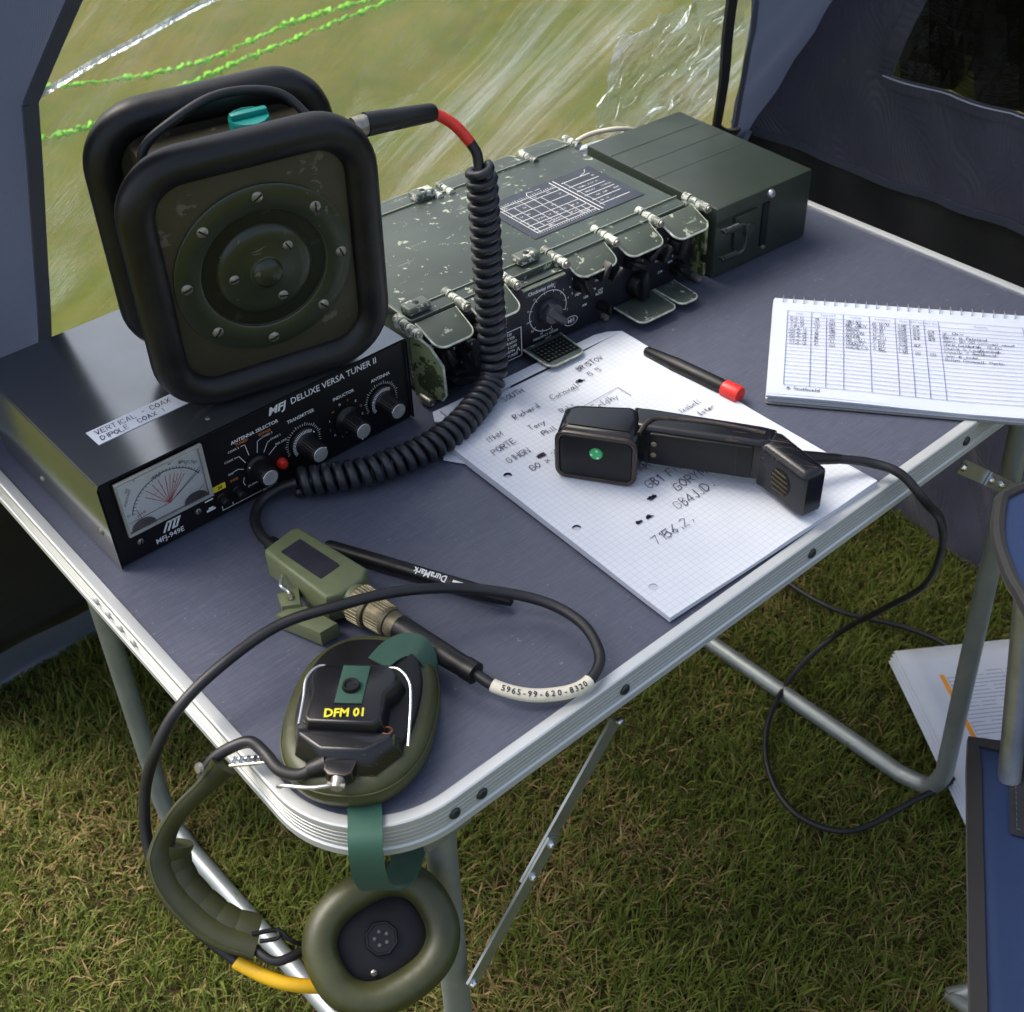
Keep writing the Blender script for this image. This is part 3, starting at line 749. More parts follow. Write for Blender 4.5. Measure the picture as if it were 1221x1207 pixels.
for a in range(28, 106, 5): pk.line([(org[0] + q * math.cos(R(a)), org[1] + q * 0.94 * math.sin(R(a))) for q in (0.0293, 0.0308)], 0.00045, M0)
pk.line([(0.0135, 0.0365), (0.047, 0.0375), (0.074, 0.0520)], 0.00045, M0); pk.line([(0.047, 0.0375), (0.0745, 0.0545)], 0.0004, M0)
pk.text('REFLECTED', 0.0030, MT(0.0600, 0.0672) @ Matrix.Rotation(R(-30), 4, 'Z')); pk.text('FORWARD', 0.0028, MT(0.0145, 0.0520) @ Matrix.Rotation(R(62), 4, 'Z'))
pk.text('300', 0.0026, MT(0.017, 0.0625) @ Matrix.Rotation(R(50), 4, 'Z')); pk.text('200', 0.0026, MT(0.0245, 0.0688) @ Matrix.Rotation(R(38), 4, 'Z'))
pk.text('60', 0.0026, MT(0.0520, 0.0690)); pk.text('30', 0.0026, MT(0.0595, 0.0655)); pk.text('5', 0.0026, MT(0.064, 0.0625)); pk.text('50', 0.0026, MT(0.0135, 0.0430))
pr.text('SWR', 0.0034, MT(0.0205, 0.0392) @ Matrix.Rotation(R(8), 4, 'Z'), shear=0.2)
for t_, a in (('1.5', 128), ('2', 113), ('3', 100), ('5', 87), ('10', 70)): pk.text(t_, 0.0022, MT(org[0] + 0.0165 * math.cos(R(a)), org[1] + 0.0165 * math.sin(R(a))))
pr.build('dial_red_print', INK_R, meter, world=False, smooth=0, kind='stuff'); pk.build('dial_black_print', INK_K, meter, world=False, smooth=0, kind='stuff')
SMOKED = mat('smoked_plastic', (0.06, 0.03, 0.02), 0.2, 0, 0.4, 200)
for x in (0.0235, 0.066):
    MB().prism([(x + 0.0095 * math.cos(R(a)), 0.0290 + 0.0068 * math.sin(R(a))) for a in range(0, 181, 15)], 0.0036, 0.0050, axes((0, FY, 0), (1, 0, 0), (0, 0, 1), (0, -1, 0))).build('needle_cover', SMOKED, meter, world=False)
for q in ([(0.024, 0.034), (0.0215, 0.0450)], [(0.066, 0.033), (0.0745, 0.0385)]): MB().line(q, 0.0004, MT(0, 0.0)).build('needle', INK_K, meter, world=False, smooth=0)
fr_ = MB(); FM = axes((0, FY - 0.003, 0), (1, 0, 0), (0, 0, 1), (0, -1, 0))
for a, b, c, d in ((0.0105, 0.0265, 0.0790, 0.0290), (0.0760, 0.0290, 0.0790, 0.0720), (0.0105, 0.0720, 0.0790, 0.0735), (0.0105, 0.029, 0.0118, 0.072)):
    fr_.prism([(a, b), (c, b), (c, d), (a, d)], 0.0, 0.0030, FM)
fr_.build('meter_rim', mat('clear_rim', (0.30, 0.30, 0.28), 0.25, 0, 0.2), meter, world=False)
MB().box((0.0448, FY - 0.0055, 0.0500), (0.0655, 0.0004, 0.0430)).build('meter_cover', GLASS, meter, world=False)
# knobs
for i, (x, z, rs, L) in enumerate(((0.1195, 0.0285, 0.0098, 0.0200), (0.1624, 0.0290, 0.0125, 0.0235), (0.2029, 0.0300, 0.0115, 0.0235), (0.2375, 0.0312, 0.0125, 0.0230))):
    K = FRONT(x, z, FY)
    kn = MB().lathe([(rs, 0.0006), (rs, 0.0028), (rs * 0.78, 0.0045), (0.0080, 0.0065), (0.0076, L - 0.0006), (0.0072, L)], 36, K).build('knob', PLASTIC, **L_)
    rb = MB()
    for k in range(24):
        a = 2 * math.pi * k / 24; rb.cyl((0.0078 * math.cos(a), 0.0078 * math.sin(a), 0.007), (0.0075 * math.cos(a), 0.0075 * math.sin(a), L - 0.001), 0.0005, n=5, M=K)
    rb.build('grip_ribs', PLASTIC, kn, world=False)
    MB().lathe([(0.0, L + 0.0004), (0.0060, L + 0.0004), (0.0066, L - 0.0002), (0.0066, L - 0.001)], 28, K).build('knob_cap', SILVER, kn, world=False)
    d = MB(); aa = R((150, 40, 250, 160)[i])
    for q, zz, rr_ in ((rs * 0.86, 0.0037, 0.0007), (0.0066, L + 0.0001, 0.0005)):
        d.lathe([(0.0, 0.0007), (rr_ * 0.8, 0.0005), (rr_, 0)], 8, K @ XF((q * math.cos(aa), q * math.sin(aa), zz)))
    if i in (1, 3):
        for k in range(24): 
            a = R(60 + k * 6.5); d.line([(rs * 0.80 * math.cos(a), rs * 0.80 * math.sin(a)), (rs * 0.99 * math.cos(a), rs * 0.99 * math.sin(a))], 0.0005, K, 0.0047)
    d.build('knob_mark', INK_W, kn, world=False)
# print
w, o_ = MB(), MB(); Z0 = Matrix.Identity(4)
w.text('DELUXE VERSA TUNER II', 0.0078, T(0.1575, 0.0685, 0.0002), bold=0.008, sx=0.93)
w.text('MFJ', 0.0088, T(0.1375, 0.0683, 0.0002), bold=0.035, sx=1.15, shear=0.25)
w.text('ANTENNA SELECTOR', 0.0042, T(0.1035, 0.0580, 0.0002), bold=0.015)
w.text('TRANSMITTER', 0.0042, T(0.1515, 0.0520, 0.0002), bold=0.01, sx=0.9); w.text('INDUCTOR', 0.0040, T(0.1935, 0.0520, 0.0002), bold=0.01, sx=0.95); w.text('ANTENNA', 0.0040, T(0.2300, 0.0516, 0.0002), bold=0.01, sx=0.95)
w.text('MFJ-949E', 0.0062, T(0.0295, 0.0068, 0.0002), bold=0.01, sx=0.98)
for k in range(3): w.line([(0.0375 + k * 0.0035, 0.0120), (0.0415 + k * 0.0035, 0.0190), (0.0450 + k * 0.0035, 0.0190)][:3], 0.0016, T(0, 0, 0.0002))
w.line([(0.0478, 0.0120), (0.0515, 0.0190)], 0.0016, T(0, 0, 0.0002)); w.line([(0.0445, 0.0122), (0.0480, 0.0122)], 0.0016, T(0, 0, 0.0002))
for (x0, z0, x1, z1, x2, z2) in ((0.1105, 0.0515, 0.1140, 0.0515, 0.1155, 0.0410), (0.1040, 0.0440, 0.1075, 0.0440, 0.1115, 0.0360), (0.1005, 0.0330, 0.1045, 0.0335, 0.1090, 0.0310), (0.1280, 0.0500, 0.1245, 0.0490, 0.1225, 0.0395), (0.1345, 0.0445, 0.1325, 0.0440, 0.1280, 0.0370), (0.1390, 0.0370, 0.1375, 0.0365, 0.1315, 0.0325), (0.1075, 0.0165, 0.1065, 0.0200, 0.1080, 0.0235)):
    w.line([(x0, z0), (x1, z1), (x2, z2)], 0.00045, T(0, 0, 0.0002))
for s_, x, z in (('COAX 2', 0.0995, 0.0515), ('COAX 1', 0.0950, 0.0440), ('COAX 2', 0.1285, 0.0505), ('COAX 1', 0.1350, 0.0450), ('BAL LINE', 0.1385, 0.0385), ('DUMMY LOAD', 0.1095, 0.0140), ('BAL', 0.0960, 0.0325), ('300 WATTS', 0.1205, 0.0040)): w.text(s_, 0.0026, T(x, z, 0.0002))
w.line([(0.0855, 0.0085), (0.0855, 0.0045), (0.1195, 0.0045)], 0.0005, T(0, 0, 0.0002)); w.line([(0.0945, 0.0045), (0.0945, 0.0075)], 0.0005, T(0, 0, 0.0002))
w.line([(0.0735, 0.0195), (0.0795, 0.0195)], 0.0012, T(0, 0, 0.0002)); w.line([(0.0735, 0.0105), (0.0795, 0.0105)], 0.0018, T(0, 0, 0.0002)); w.line([(0.0755, 0.0120), (0.0780, 0.0120)], 0.002, T(0, 0, 0.0002))
for x, z, rs in ((0.1624, 0.0290, 0.0138), (0.2375, 0.0312, 0.0138)):
    for k in range(29):
        a = R(-20 + k * 8); q = 0.0165 if k % 4 == 0 else 0.0155
        w.line([(x + rs * math.cos(a), z + rs * math.sin(a)), (x + q * math.cos(a), z + q * math.sin(a))], 0.00035, T(0, 0, 0.0002))
for k, ch in enumerate('LKJIHGFEDCBA'):
    a = R(250 - k * 29); (w if k % 2 else o_).text(ch, 0.0030, T(0.2029 + 0.0158 * math.cos(a), 0.0300 + 0.0158 * math.sin(a), 0.0002), 'CENTER')
o_.text('TUNED', 0.0032, T(0.1065, 0.0548, 0.0002), bold=0.015); o_.text('BYPASS', 0.0032, T(0.1265, 0.0536, 0.0002), bold=0.015); o_.text('FWD', 0.0030, T(0.0965, 0.0260, 0.0002), bold=0.015)
w.build('panel_lettering', INK_W, **L_, smooth=0, kind='stuff'); o_.build('panel_lettering', INK_O, **L_, smooth=0, kind='stuff')
MB().prism([(0.0815, 0.0235), (0.0920, 0.0235), (0.0920, 0.0285), (0.0815, 0.0285)], 0, 0.0004, T(0, 0)).build('range_label', YELLOWLBL, **L_)
MB().text('30', 0.0042, T(0.0850, 0.0260, 0.0007), bold=0.02).build('range_lettering', INK_K, **L_, smooth=0)
for x, z in ((0.0866, 0.0165), (0.0998, 0.0160)):
    MB().lathe([(0.0042, 0), (0.0042, 0.0012), (0.0034, 0.0018), (0.0034, 0.009), (0.0028, 0.0098)], 18, T(x, z)).build('push_button', PLASTIC, **L_)
MB().lathe([(0.0045, 0), (0.0042, 0.003), (0.0030, 0.0052), (0.0, 0.006)], 18, T(0.1405, 0.0200)).build('indicator_lamp', RED, **L_)
# handwritten sticker on the lid
st = MB().prism([(0.0233, 0.0405), (0.0985, 0.0410), (0.0990, 0.0605), (0.0230, 0.0600)], H_ + 0.0001, H_ + 0.0005).build('sticker', mat('bright_sticker', (0.80, 0.83, 0.88), 0.6, 0, 0.03), **L_)
hw = MB(); pen(hw, 'VERTICAL - COAX 2', 0.0054, XF((0.0275, 0.0515, H_ + 0.0008)), 0.00055, 0.25, seed=3); pen(hw, 'DIPOLE  COAX 1', 0.0050, XF((0.0275, 0.0433, H_ + 0.0008)), 0.00055, 0.25, seed=4)
hw.build('sticker_handwriting', INK_PEN, st, world=False, smooth=0, kind='stuff')
for x in (0.05, 0.12, 0.19): MB().lathe([(0.008, 0), (0.008, 0.006), (0.0055, 0.007), (0.0055, 0.018), (0.003, 0.019)], 18, XF((x, D_ + 0.001, 0.055), rx=R(-90))).build('socket', ZINC, **L_)

# ------------------------------------------------------------------ loudspeaker on the tuner
AX, AZ, BR_ = 0.0778, 0.0888, 0.0126
spk = thing('loudspeaker', 'square olive loudspeaker with two thick black rubber bumper frames standing on the tuner', 'loudspeaker', (0.1865, 0.3345, TZ + H_ + 0.0006), -0.2123, rx=0.075)
S_ = dict(parent=spk, world=False)
CZ = AZ + BR_
def SP(y): return axes((0, y, CZ), (1, 0, 0), (0, 0, 1), (0, -1, 0))
DEP = 0.076
for y in (0.0, DEP):
    pth = [(x, y, CZ + z) for x, z in rrect(-AX, -AZ, AX, AZ, 0.034, 10)]
    MB().tube(pth, BR_, 18, closed=True).build('bumper_frame', RUBBER, **S_)
MB().prism(rrect(-AX, -AZ, AX, AZ, 0.032, 8), -0.0035, 0.0030, SP(0), r=0.001).build('front_plate', SPKPLATE, **S_)
MB().prism(rrect(-AX, -AZ, AX, AZ, 0.032, 8), -0.0030, 0.0035, SP(DEP), r=0.001).build('back_plate', SPKPLATE, **S_)
MB().lathe([(0.055, -0.001), (0.055, -DEP + 0.003)], 40, SP(0)).build('drum', SPKPLATE, **S_)
ring = MB().lathe([(0.0640, 0.003), (0.0640, 0.0052), (0.0630, 0.0060), (0.0470, 0.0060), (0.0455, 0.0050), (0.0440, -0.010), (0.043, -0.018), (0.0, -0.018)], 56, SP(0)).build('flange_ring', SPKGREEN, **S_)
MB().lathe([(0.0355, -0.018), (0.0355, 0.0010), (0.0340, 0.0055), (0.0305, 0.0078), (0.0250, 0.0086), (0.0125, 0.0088), (0.0115, 0.0092), (0.0105, 0.0120), (0.007, 0.0145), (0.0, 0.0152)], 48, SP(0)).build('dome', SPKGREEN, **S_)
for k in range(8):
    a = R(88 - 45 * k); screw('screw', SP(-0.0060) @ XF((0.0560 * math.cos(a), 0.0560 * math.sin(a), 0)), 0.0042, SCREWM, spk)
for a in (43, 178, 292):
    a = R(a); screw('screw', SP(-0.0084) @ XF((0.0235 * math.cos(a), 0.0235 * math.sin(a), 0)), 0.0038, SCREWM, spk)
# volume knob, lead and spigots between the plates
mb = MB(); mb.lathe([(0.0, 0.018), (0.0135, 0.018), (0.0143, 0.0165), (0.0143, 0.004), (0.010, 0.0)], 12, XF((0.018, DEP * 0.52, CZ + AZ - 0.0175)))
mb.box((0.018, DEP * 0.52, CZ + AZ + 0.0020), (0.026, 0.006, 0.005), r=0.0015)
mb.build('volume_knob', TEAL, **S_)
mb = MB().box((0.0, DEP * 0.5, CZ + AZ - 0.030), (0.12, DEP * 0.7, 0.036), r=0.004).build('control_box', SPKPLATE, **S_)
MB().tube(smoothpath([(-0.058, DEP * 0.55, CZ + AZ - 0.032), (-0.056, DEP * 0.50, CZ + AZ - 0.006), (-0.036, DEP * 0.55, CZ + AZ + 0.006), (0.005, DEP * 0.75, CZ + AZ + 0.011), (0.045, DEP * 0.72, CZ + AZ + 0.004), (0.062, DEP * 0.5, CZ + AZ - 0.014)], 8), 0.0032, 10).build('short_lead', CORD, **S_)
# plug, red sleeve and coiled lead: laid out in world space and hung from the plug
MB().tube(up([(0.277, 0.335, 0.2477), (0.2885, 0.3335, 0.2478)]), 0.0075, 16).build('gland_nut', SCREWM, spk)
MB().tube(up([(0.2865, 0.3337, 0.2479), (0.300, 0.332, 0.2466), (0.3402, 0.3271, 0.2424), (0.3425, 0.3268, 0.2420)]), [0.0085, 0.0080, 0.0066, 0.0054], 18).build('plug_sleeve', RUBBER, spk)
MB().tube(smoothpath(up([(0.341, 0.327, 0.2420), (0.3485, 0.3225, 0.2365), (0.3547, 0.3174, 0.2297), (0.3605, 0.3105, 0.2185)]), 6), 0.0043, 12).build('red_band', REDSL, spk)
MB().tube(smoothpath(up([(0.3605, 0.3105, 0.2185), (0.3625, 0.306, 0.2110), (0.3618, 0.3035, 0.2040), (0.360, 0.300, 0.197)]), 6), 0.0040, 10).build('lead', CORD, spk)
cp = smoothpath(up([(0.3605, 0.2995, 0.2035), (0.3612, 0.2990, 0.16), (0.3612, 0.2985, 0.11), (0.3612, 0.2975, 0.06), (0.3600, 0.2955, 0.037), (0.3525, 0.2915, 0.019), (0.3270, 0.2790, 0.0150), (0.2933, 0.2667, 0.0142), (0.2557, 0.2637, 0.0135), (0.2135, 0.2722, 0.0135), (0.190, 0.2833, 0.0135), (0.1655, 0.2985, 0.0135)]), 14)
seg = [(b - a).length for a, b in zip(cp, cp[1:])]; tot = sum(seg)
turns, per = 44, 18; N = turns * per
hp = []; u = Vector((1, 0, 0)); acc = [0]
for s_ in seg: acc.append(acc[-1] + s_)
j = 0
for i in range(N + 1):
    d = tot * i / N
    while j < len(seg) - 1 and acc[j + 1] < d: j += 1
    f = (d - acc[j]) / seg[j]; p = cp[j].lerp(cp[j + 1], min(1, f)); tg = (cp[j + 1] - cp[j]).normalized()
    u = (u - tg * u.dot(tg)).normalized(); w_ = tg.cross(u)
    a = 2 * math.pi * i / per; rad = 0.0088 * (1 - 0.3 * max(0, 1 - i / 10)) 
    hp.append(p + (u * math.cos(a) + w_ * math.sin(a)) * rad)
MB().tube(hp, 0.0037, 9).build('coiled_lead', COILM, spk, smooth=180)

# ------------------------------------------------------------------ manpack radio
RY = R(-3.0)
radio = thing('radio_set', 'battered green military radio with hinged flaps over its knobs', 'radio', (0.3122, 0.3157, TZ), RY)
Q = dict(parent=radio, world=False)
HT = 0.0740
MB().box((0.153, 0.112, 0.0350), (0.306, 0.196, 0.0640), r=0.003).build('body', RGREEN, **Q)
MB().box((0.153, 0.0175, 0.0345), (0.300, 0.012, 0.064), r=0.002).build('front_panel', RPANEL, **Q)
MB().prism(rrect(-0.002, 0.024, 0.305, 0.207, 0.004, 3), 0.0655, HT, r=0.0014).build('lid', RGREEN, **Q)
MB().box((0.153, 0.0385, HT + 0.0008), (0.306, 0.0010, 0.0018)).build('lid_bead', RGREEN2, **Q)
MB().box((0.153, 0.190, HT + 0.0008), (0.306, 0.0010, 0.0018)).build('lid_bead', RGREEN2, **Q)
def flap(x0, x1, y0, y1, z0, z1, name='flap', m=RGREEN2, r=0.009):
    w = x1 - x0; out = [(x0, 0), (x1, 0)] + [(x1 - 0.002 - r + r * math.cos(R(a)), 1 - 0 + 0) for a in ()]
    L = math.hypot(y1 - y0, z1 - z0)
    pts = [(x0, 0.0), (x1, 0.0)] + [(x1 - 0.001 - r + r * math.cos(R(a)), L - r + r * math.sin(R(a))) for a in range(0, 91, 15)] + [(x0 + 0.001 + r + r * math.cos(R(a)), L - r + r * math.sin(R(a))) for a in range(90, 181, 15)]
    ey = Vector((0, y1 - y0, z1 - z0)).normalized(); ex = Vector((1, 0, 0)); M = axes((0, y0, z0), ex, ey, ex.cross(ey))
    o = MB().prism(pts, -0.0010, 0.0010, M, r=0.0006).build(name, m, **Q)
    rim = [M @ Vector((x, y, 0)) for x, y in pts[1:] + [pts[0]]]
    MB().tube(rim, 0.0010, 7).build('flap_rim', mat('worn_rim', (0.44, 0.47, 0.40), 0.45, 0.2, 0.45, 160), o, world=False)
    return o
rollers = (-0.0075, 0.0462, 0.0985, 0.1520, 0.2090, 0.2620, 0.3130)
for i, x in enumerate(rollers):
    y1 = 0.004 if i in (0, 6) else 0.012
    hb = MB()
    hb.cyl((x, y1, HT - 0.001), (x, y1 + 0.013, HT - 0.001), 0.0042, n=14); hb.cyl((x, y1 + 0.0145, HT - 0.0005), (x, y1 + 0.022, HT - 0.0005), 0.0038, n=14)
    hb.cyl((x, y1 + 0.0235, HT), (x, y1 + 0.031, HT), 0.0042, n=14); hb.box((x, y1 + 0.020, HT - 0.004), (0.0075, 0.022, 0.006), r=0.001)
    b_ = hb.build('hinge_barrel', RHINGE, **Q)
    MB().lathe([(0.0, 0.0008), (0.0014, 0.001), (0.0016, 0.0016), (0.0030, 0.0016), (0.0034, 0.0)], 14, XF((x, y1 - 0.0004, HT - 0.001), rx=R(90))).build('pin_head', SCREWM, b_, world=False)
flap(0.0015, 0.0415, 0.022, -0.008, HT - 0.003, 0.0600); flap(0.0520, 0.0935, 0.024, -0.003, HT - 0.003, 0.0600)
flap(0.1570, 0.2045, 0.026, 0.001, HT - 0.003, 0.0605); flap(0.2130, 0.2580, 0.025, -0.001, HT - 0.003, 0.0605); flap(0.2660, 0.3095, 0.022, -0.006, HT - 0.003, 0.0605)
# shallow ledge above the main dial where the flap is folded away
MB().prism([(0.103, 0.0100), (0.149, 0.0100), (0.149, 0.026), (0.103, 0.026)], 0.0650, 0.0665).build('ledge', RGREEN2, **Q)
for x, y in ((0.0105, 0.0330), (0.1280, 0.0375), (0.1290, 0.1950), (0.0300, 0.1960)):
    mb = MB(); mb.box((x, y, HT + 0.0048), (0.023, 0.0140, 0.0072), r=0.0022, seg=3)
    lg = mb.build('lug', RHINGE, **Q)
    MB().lathe([(0.0, 0.0003), (0.0026, 0.0003), (0.0030, 0.0)], 12, XF((x, y, HT + 0.0084))).build('lug_hole', PLASTIC, lg, world=False)
for x in (0.143, 0.156, 0.257, 0.312, 0.0450):
    hb = MB()
    for k in range(3): hb.cyl((x, 0.184 + k * 0.0082, HT), (x, 0.1905 + k * 0.0082, HT), 0.0038, n=12)
    hb.box((x, 0.197, HT - 0.004), (0.007, 0.02, 0.006)); hb.build('hinge_barrel', RHINGE, **Q)
flap(0.162, 0.252, 0.196, 0.219, HT - 0.001, HT - 0.004, 'rear_flap', RGREEN2, 0.006); flap(0.262, 0.308, 0.196, 0.222, HT - 0.001, HT - 0.004, 'rear_flap', RGREEN2, 0.006); flap(0.055, 0.138, 0.196, 0.219, HT - 0.001, HT - 0.004, 'rear_flap', RGREEN2, 0.006)
# left end guard and right end bracket
gp = [(0.0, 0.0), (0.026, 0.002), (0.030, 0.008), (0.029, 0.036), (0.018, 0.052), (0.004, 0.060), (0.0, 0.060)]
gd = MB().prism(gp, -0.0012, 0.0012, axes((-0.0045, 0.022, 0.004), (0.42, -0.905, 0), (0, 0, 1), (-0.905, -0.42, 0)), r=0.0006).build('end_guard', MOSS, **Q)
MB().tube([axes((-0.0045, 0.022, 0.004), (0.42, -0.905, 0), (0, 0, 1), (-0.905, -0.42, 0)) @ Vector((x, y, 0)) for x, y in gp[1:6]], 0.0013, 7).build('guard_rim', MATS['worn_rim'], gd, world=False)
for (x, y, z) in ((-0.002, 0.004, 0.0045), (0.110, 0.009, 0.0045), (0.1950, 0.009, 0.0050), (0.3060, 0.003, 0.0045), (0.0640, 0.009, 0.004)):
    MB().lathe([(0.0, 0.001), (0.0016, 0.001), (0.0020, 0.0018), (0.0036, 0.0018), (0.0042, 0.0), (0.0042, -0.012)], 14, XF((x, y, z), rx=R(90))).build('corner_bolt', SCREWM, **Q)
mb = MB(); mb.box((0.3085, 0.0180, 0.036), (0.0040, 0.022, 0.058), r=0.001); mb.box((0.3085, 0.004, 0.0470), (0.0035, 0.010, 0.034), r=0.001); mb.box((0.3085, 0.003, 0.0140), (0.0035, 0.008, 0.014), r=0.001)
mb.build('end_bracket', MOSS, **Q)
# feet flaps folded down in front of the panel
def foot(x0, x1, ribs):
    o = flap(x0, x1, 0.010, -0.026, 0.0090, 0.0080, 'foot_flap', RGREEN, 0.007)
    if ribs:
        mb = MB()
        for a in np.linspace(x0 + 0.004, x1 - 0.004, 9): mb.box((a, -0.008, 0.0100), (0.0012, 0.024, 0.0010))
        for b in np.linspace(-0.019, 0.004, 6): mb.box(((x0 + x1) / 2, b, 0.0100), (x1 - x0 - 0.007, 0.0012, 0.0010))
        mb.build('tread', PLASTIC, o, world=False)
foot(0.1010, 0.1420, True); foot(0.2060, 0.2520, False)
foot(0.2550, 0.2800, False)
# panel controls
PF = 0.0114
def RP(x, z, dy=0.0): return FRONT(x, z, PF - dy)
def dialknob(x, z, r, L, ang, m=PLASTIC, pointer=True):
    K = RP(x, z)
    o = MB().lathe([(r, 0), (r, 0.003), (r * 0.88, 0.005), (r * 0.84, L), (r * 0.78, L + 0.001)], 26, K).build('knob', m, **Q)
    if pointer: MB().prism([(-r * 0.35, -r * 0.9), (r * 0.35, -r * 0.9), (r * 0.30, r * 0.9), (0.0, r * 1.5), (-r * 0.30, r * 0.9)], L * 0.5, L + 0.006, K @ Matrix.Rotation(R(ang), 4, 'Z'), r=0.0008).build('pointer', m, o, world=False)
    return o
dk = dialknob(0.1300, 0.0365, 0.0115, 0.008, -135, mat('knob_bluegrey', (0.028, 0.030, 0.042), 0.4, 0, 0.3))
for x, z, r, a in ((0.1660, 0.0500, 0.0080, 30), (0.1850, 0.0560, 0.0075, -30), (0.2000, 0.0520, 0.0060, 120), (0.2250, 0.0500, 0.0075, 60), (0.2420, 0.0540, 0.0070, -60), (0.2600, 0.0500, 0.0070, 140), (0.2800, 0.0470, 0.0090, -20), (0.2330, 0.0240, 0.0120, 0), (0.2830, 0.0220, 0.0080, 50), (0.0180, 0.0420, 0.0085, 20), (0.0380, 0.0340, 0.0075, 200), (0.0300, 0.0160, 0.0100, 70), (0.0530, 0.0500, 0.008, 0), (0.1900, 0.0180, 0.0045, 0)):
    dialknob(x, z, r, 0.009, a)
w = MB()
w.text('Clockwise only', 0.0046, RP(0.1085, 0.0600, 0.0006), bold=0.012)
pill = MB().prism(rrect(0.1055, 0.0573, 0.1400, 0.0627, 0.0026, 5), 0, 0.0003, RP(0, 0)).build('legend_plate', RPLATE, **Q)
w.line([(0.1300 + 0.0205 * math.cos(R(a)), 0.0365 + 0.0190 * math.sin(R(a))) for a in range(-20, 281, 8)], 0.0006, RP(0, 0, 0.0003))
for k, a in enumerate(range(-20, 281, 30)):
    w.line([(0.1300 + q * math.cos(R(a)), 0.0365 + q * 0.93 * math.sin(R(a))) for q in (0.0205, 0.0185)], 0.0005, RP(0, 0, 0.0003))
    w.text(('2', '4', '6', '8', '10', '13', '16', '19', '22', '25', '29')[k % 11], 0.0028, RP(0.1300 + 0.0230 * math.cos(R(a)), 0.0365 + 0.0215 * math.sin(R(a)), 0.0003), 'CENTER')
w.text('FREQUENCY RANGE', 0.0030, RP(0.1130, 0.0130, 0.0003)); w.text('MHZ', 0.0030, RP(0.1265, 0.0092, 0.0003))
w.line([(0.1560 + 0.0072 * math.cos(R(a)), 0.0155 + 0.0044 * math.sin(R(a))) for a in range(0, 361, 15)], 0.0006, RP(0, 0, 0.0003)); w.text('M/I', 0.0058, RP(0.1560, 0.0155, 0.0003), 'CENTER', bold=0.01)
w.line([(0.0625, 0.0040), (0.1000, 0.0040), (0.1000, 0.0325), (0.0625, 0.0325), (0.0625, 0.0040)], 0.0007, RP(0, 0, 0.0003))
for k, s_ in enumerate(('UK/RT 320', 'TRANSMITTER', 'RECEIVER RADIO', '5820-99-114-2280', 'SER No. 00794', 'MANUFACTURED')): w.text(s_, 0.0036, RP(0.0815, 0.0295 - k * 0.0043, 0.0003), 'CENTER', bold=0.012)
w.line([(0.0945, 0.0095), (0.0962, 0.0135), (0.0979, 0.0095)], 0.0008, RP(0, 0, 0.0003))
for k in range(10):
    w.text('1.5 2.4 3.1 4.7 6.2 8.8'[(k * 2) % 7:][:16], 0.0020, RP(0.0690, 0.0545 - k * 0.0020, 0.0003), sx=1.35)
for s_, x, z in (('USB', 0.1790, 0.0370), ('LSB', 0.1705, 0.0330), ('AM', 0.1690, 0.0255), ('TUNE', 0.1840, 0.0305), ('OFF', 0.1870, 0.0335), ('100kHz', 0.1600, 0.0395), ('10kHz', 0.1830, 0.0450), ('1kHz', 0.2080, 0.0420), ('RX', 0.2280, 0.0395), ('LOW', 0.2560, 0.0370), ('HIGH', 0.2640, 0.0340), ('CW', 0.2600, 0.0240), ('VOL', 0.2720, 0.0300), ('AE', 0.2900, 0.0350), ('LOAD', 0.0440, 0.0415), ('PHONES', 0.0060, 0.0530)):
    w.text(s_, 0.0034, RP(x, z, 0.0003), bold=0.012)
for cx, cz, r in ((0.1660, 0.0500, 0.0112), (0.2000, 0.0520, 0.0090), (0.2420, 0.0540, 0.0098), (0.2800, 0.0470, 0.0122), (0.0180, 0.0420, 0.0115), (0.0380, 0.0340, 0.0105)):
    for k in range(8):
        a = R(20 + 40 * k); w.text(str(k), 0.0030, RP(cx + r * math.cos(a), cz + r * math.sin(a), 0.0003), 'CENTER', bold=0.02)
w.build('panel_lettering', INK_W, **Q, smooth=0, kind='stuff')
# tuning chart printed on a plate on the lid
cx0, cx1, cy0, cy1 = 0.158, 0.288, 0.062, 0.142
pl = MB().prism([(cx0, cy0), (cx1, cy0), (cx1, cy1), (cx0, cy1)], HT + 0.0001, HT + 0.0007).build('chart_plate', RPLATE, **Q)
c = MB(); CP = XF((0, 0, HT + 0.0009))
xm = 0.2360
for t_ in (0.070, 0.0755, 0.0835, 0.0950, 0.108, 0.121, 0.1275): c.line([(0.166, t_), (xm, t_)], 0.0007, CP)
for x in (0.1665, 0.170): c.line([(x, 0.0685), (x, 0.130)], 0.0007, CP)
for x in (xm, xm + 0.0045): c.line([(x, 0.066), (x, 0.1385)], 0.0010, CP)
for x, a, b in ((0.180, 0.0755, 0.121), (0.192, 0.0755, 0.1275), (0.203, 0.07, 0.108), (0.212, 0.0755, 0.121), (0.2220, 0.07, 0.095), (0.229, 0.07, 0.0835)): c.line([(x, a), (x, b)], 0.0005, CP)
for k, t_ in enumerate((0.074, 0.0845, 0.0955, 0.1065, 0.1180, 0.1290)): c.line([(xm + 0.008, t_), (0.280 - 0.002 * (k % 2), t_)], 0.0008, CP)
c.line([(xm + 0.010, 0.070), (xm + 0.010, 0.130)], 0.0005, CP)
c.line([(0.204, 0.108), (0.204, 0.132), (0.207, 0.1365), (0.213, 0.1350)], 0.0006, CP); c.line([(0.216, 0.135), (0.222, 0.135)], 0.0005, CP)
c.line([(xm + 0.03, 0.129), (0.276, 0.1335), (0.280, 0.1385)], 0.0005, CP)
rr = random.Random(4)
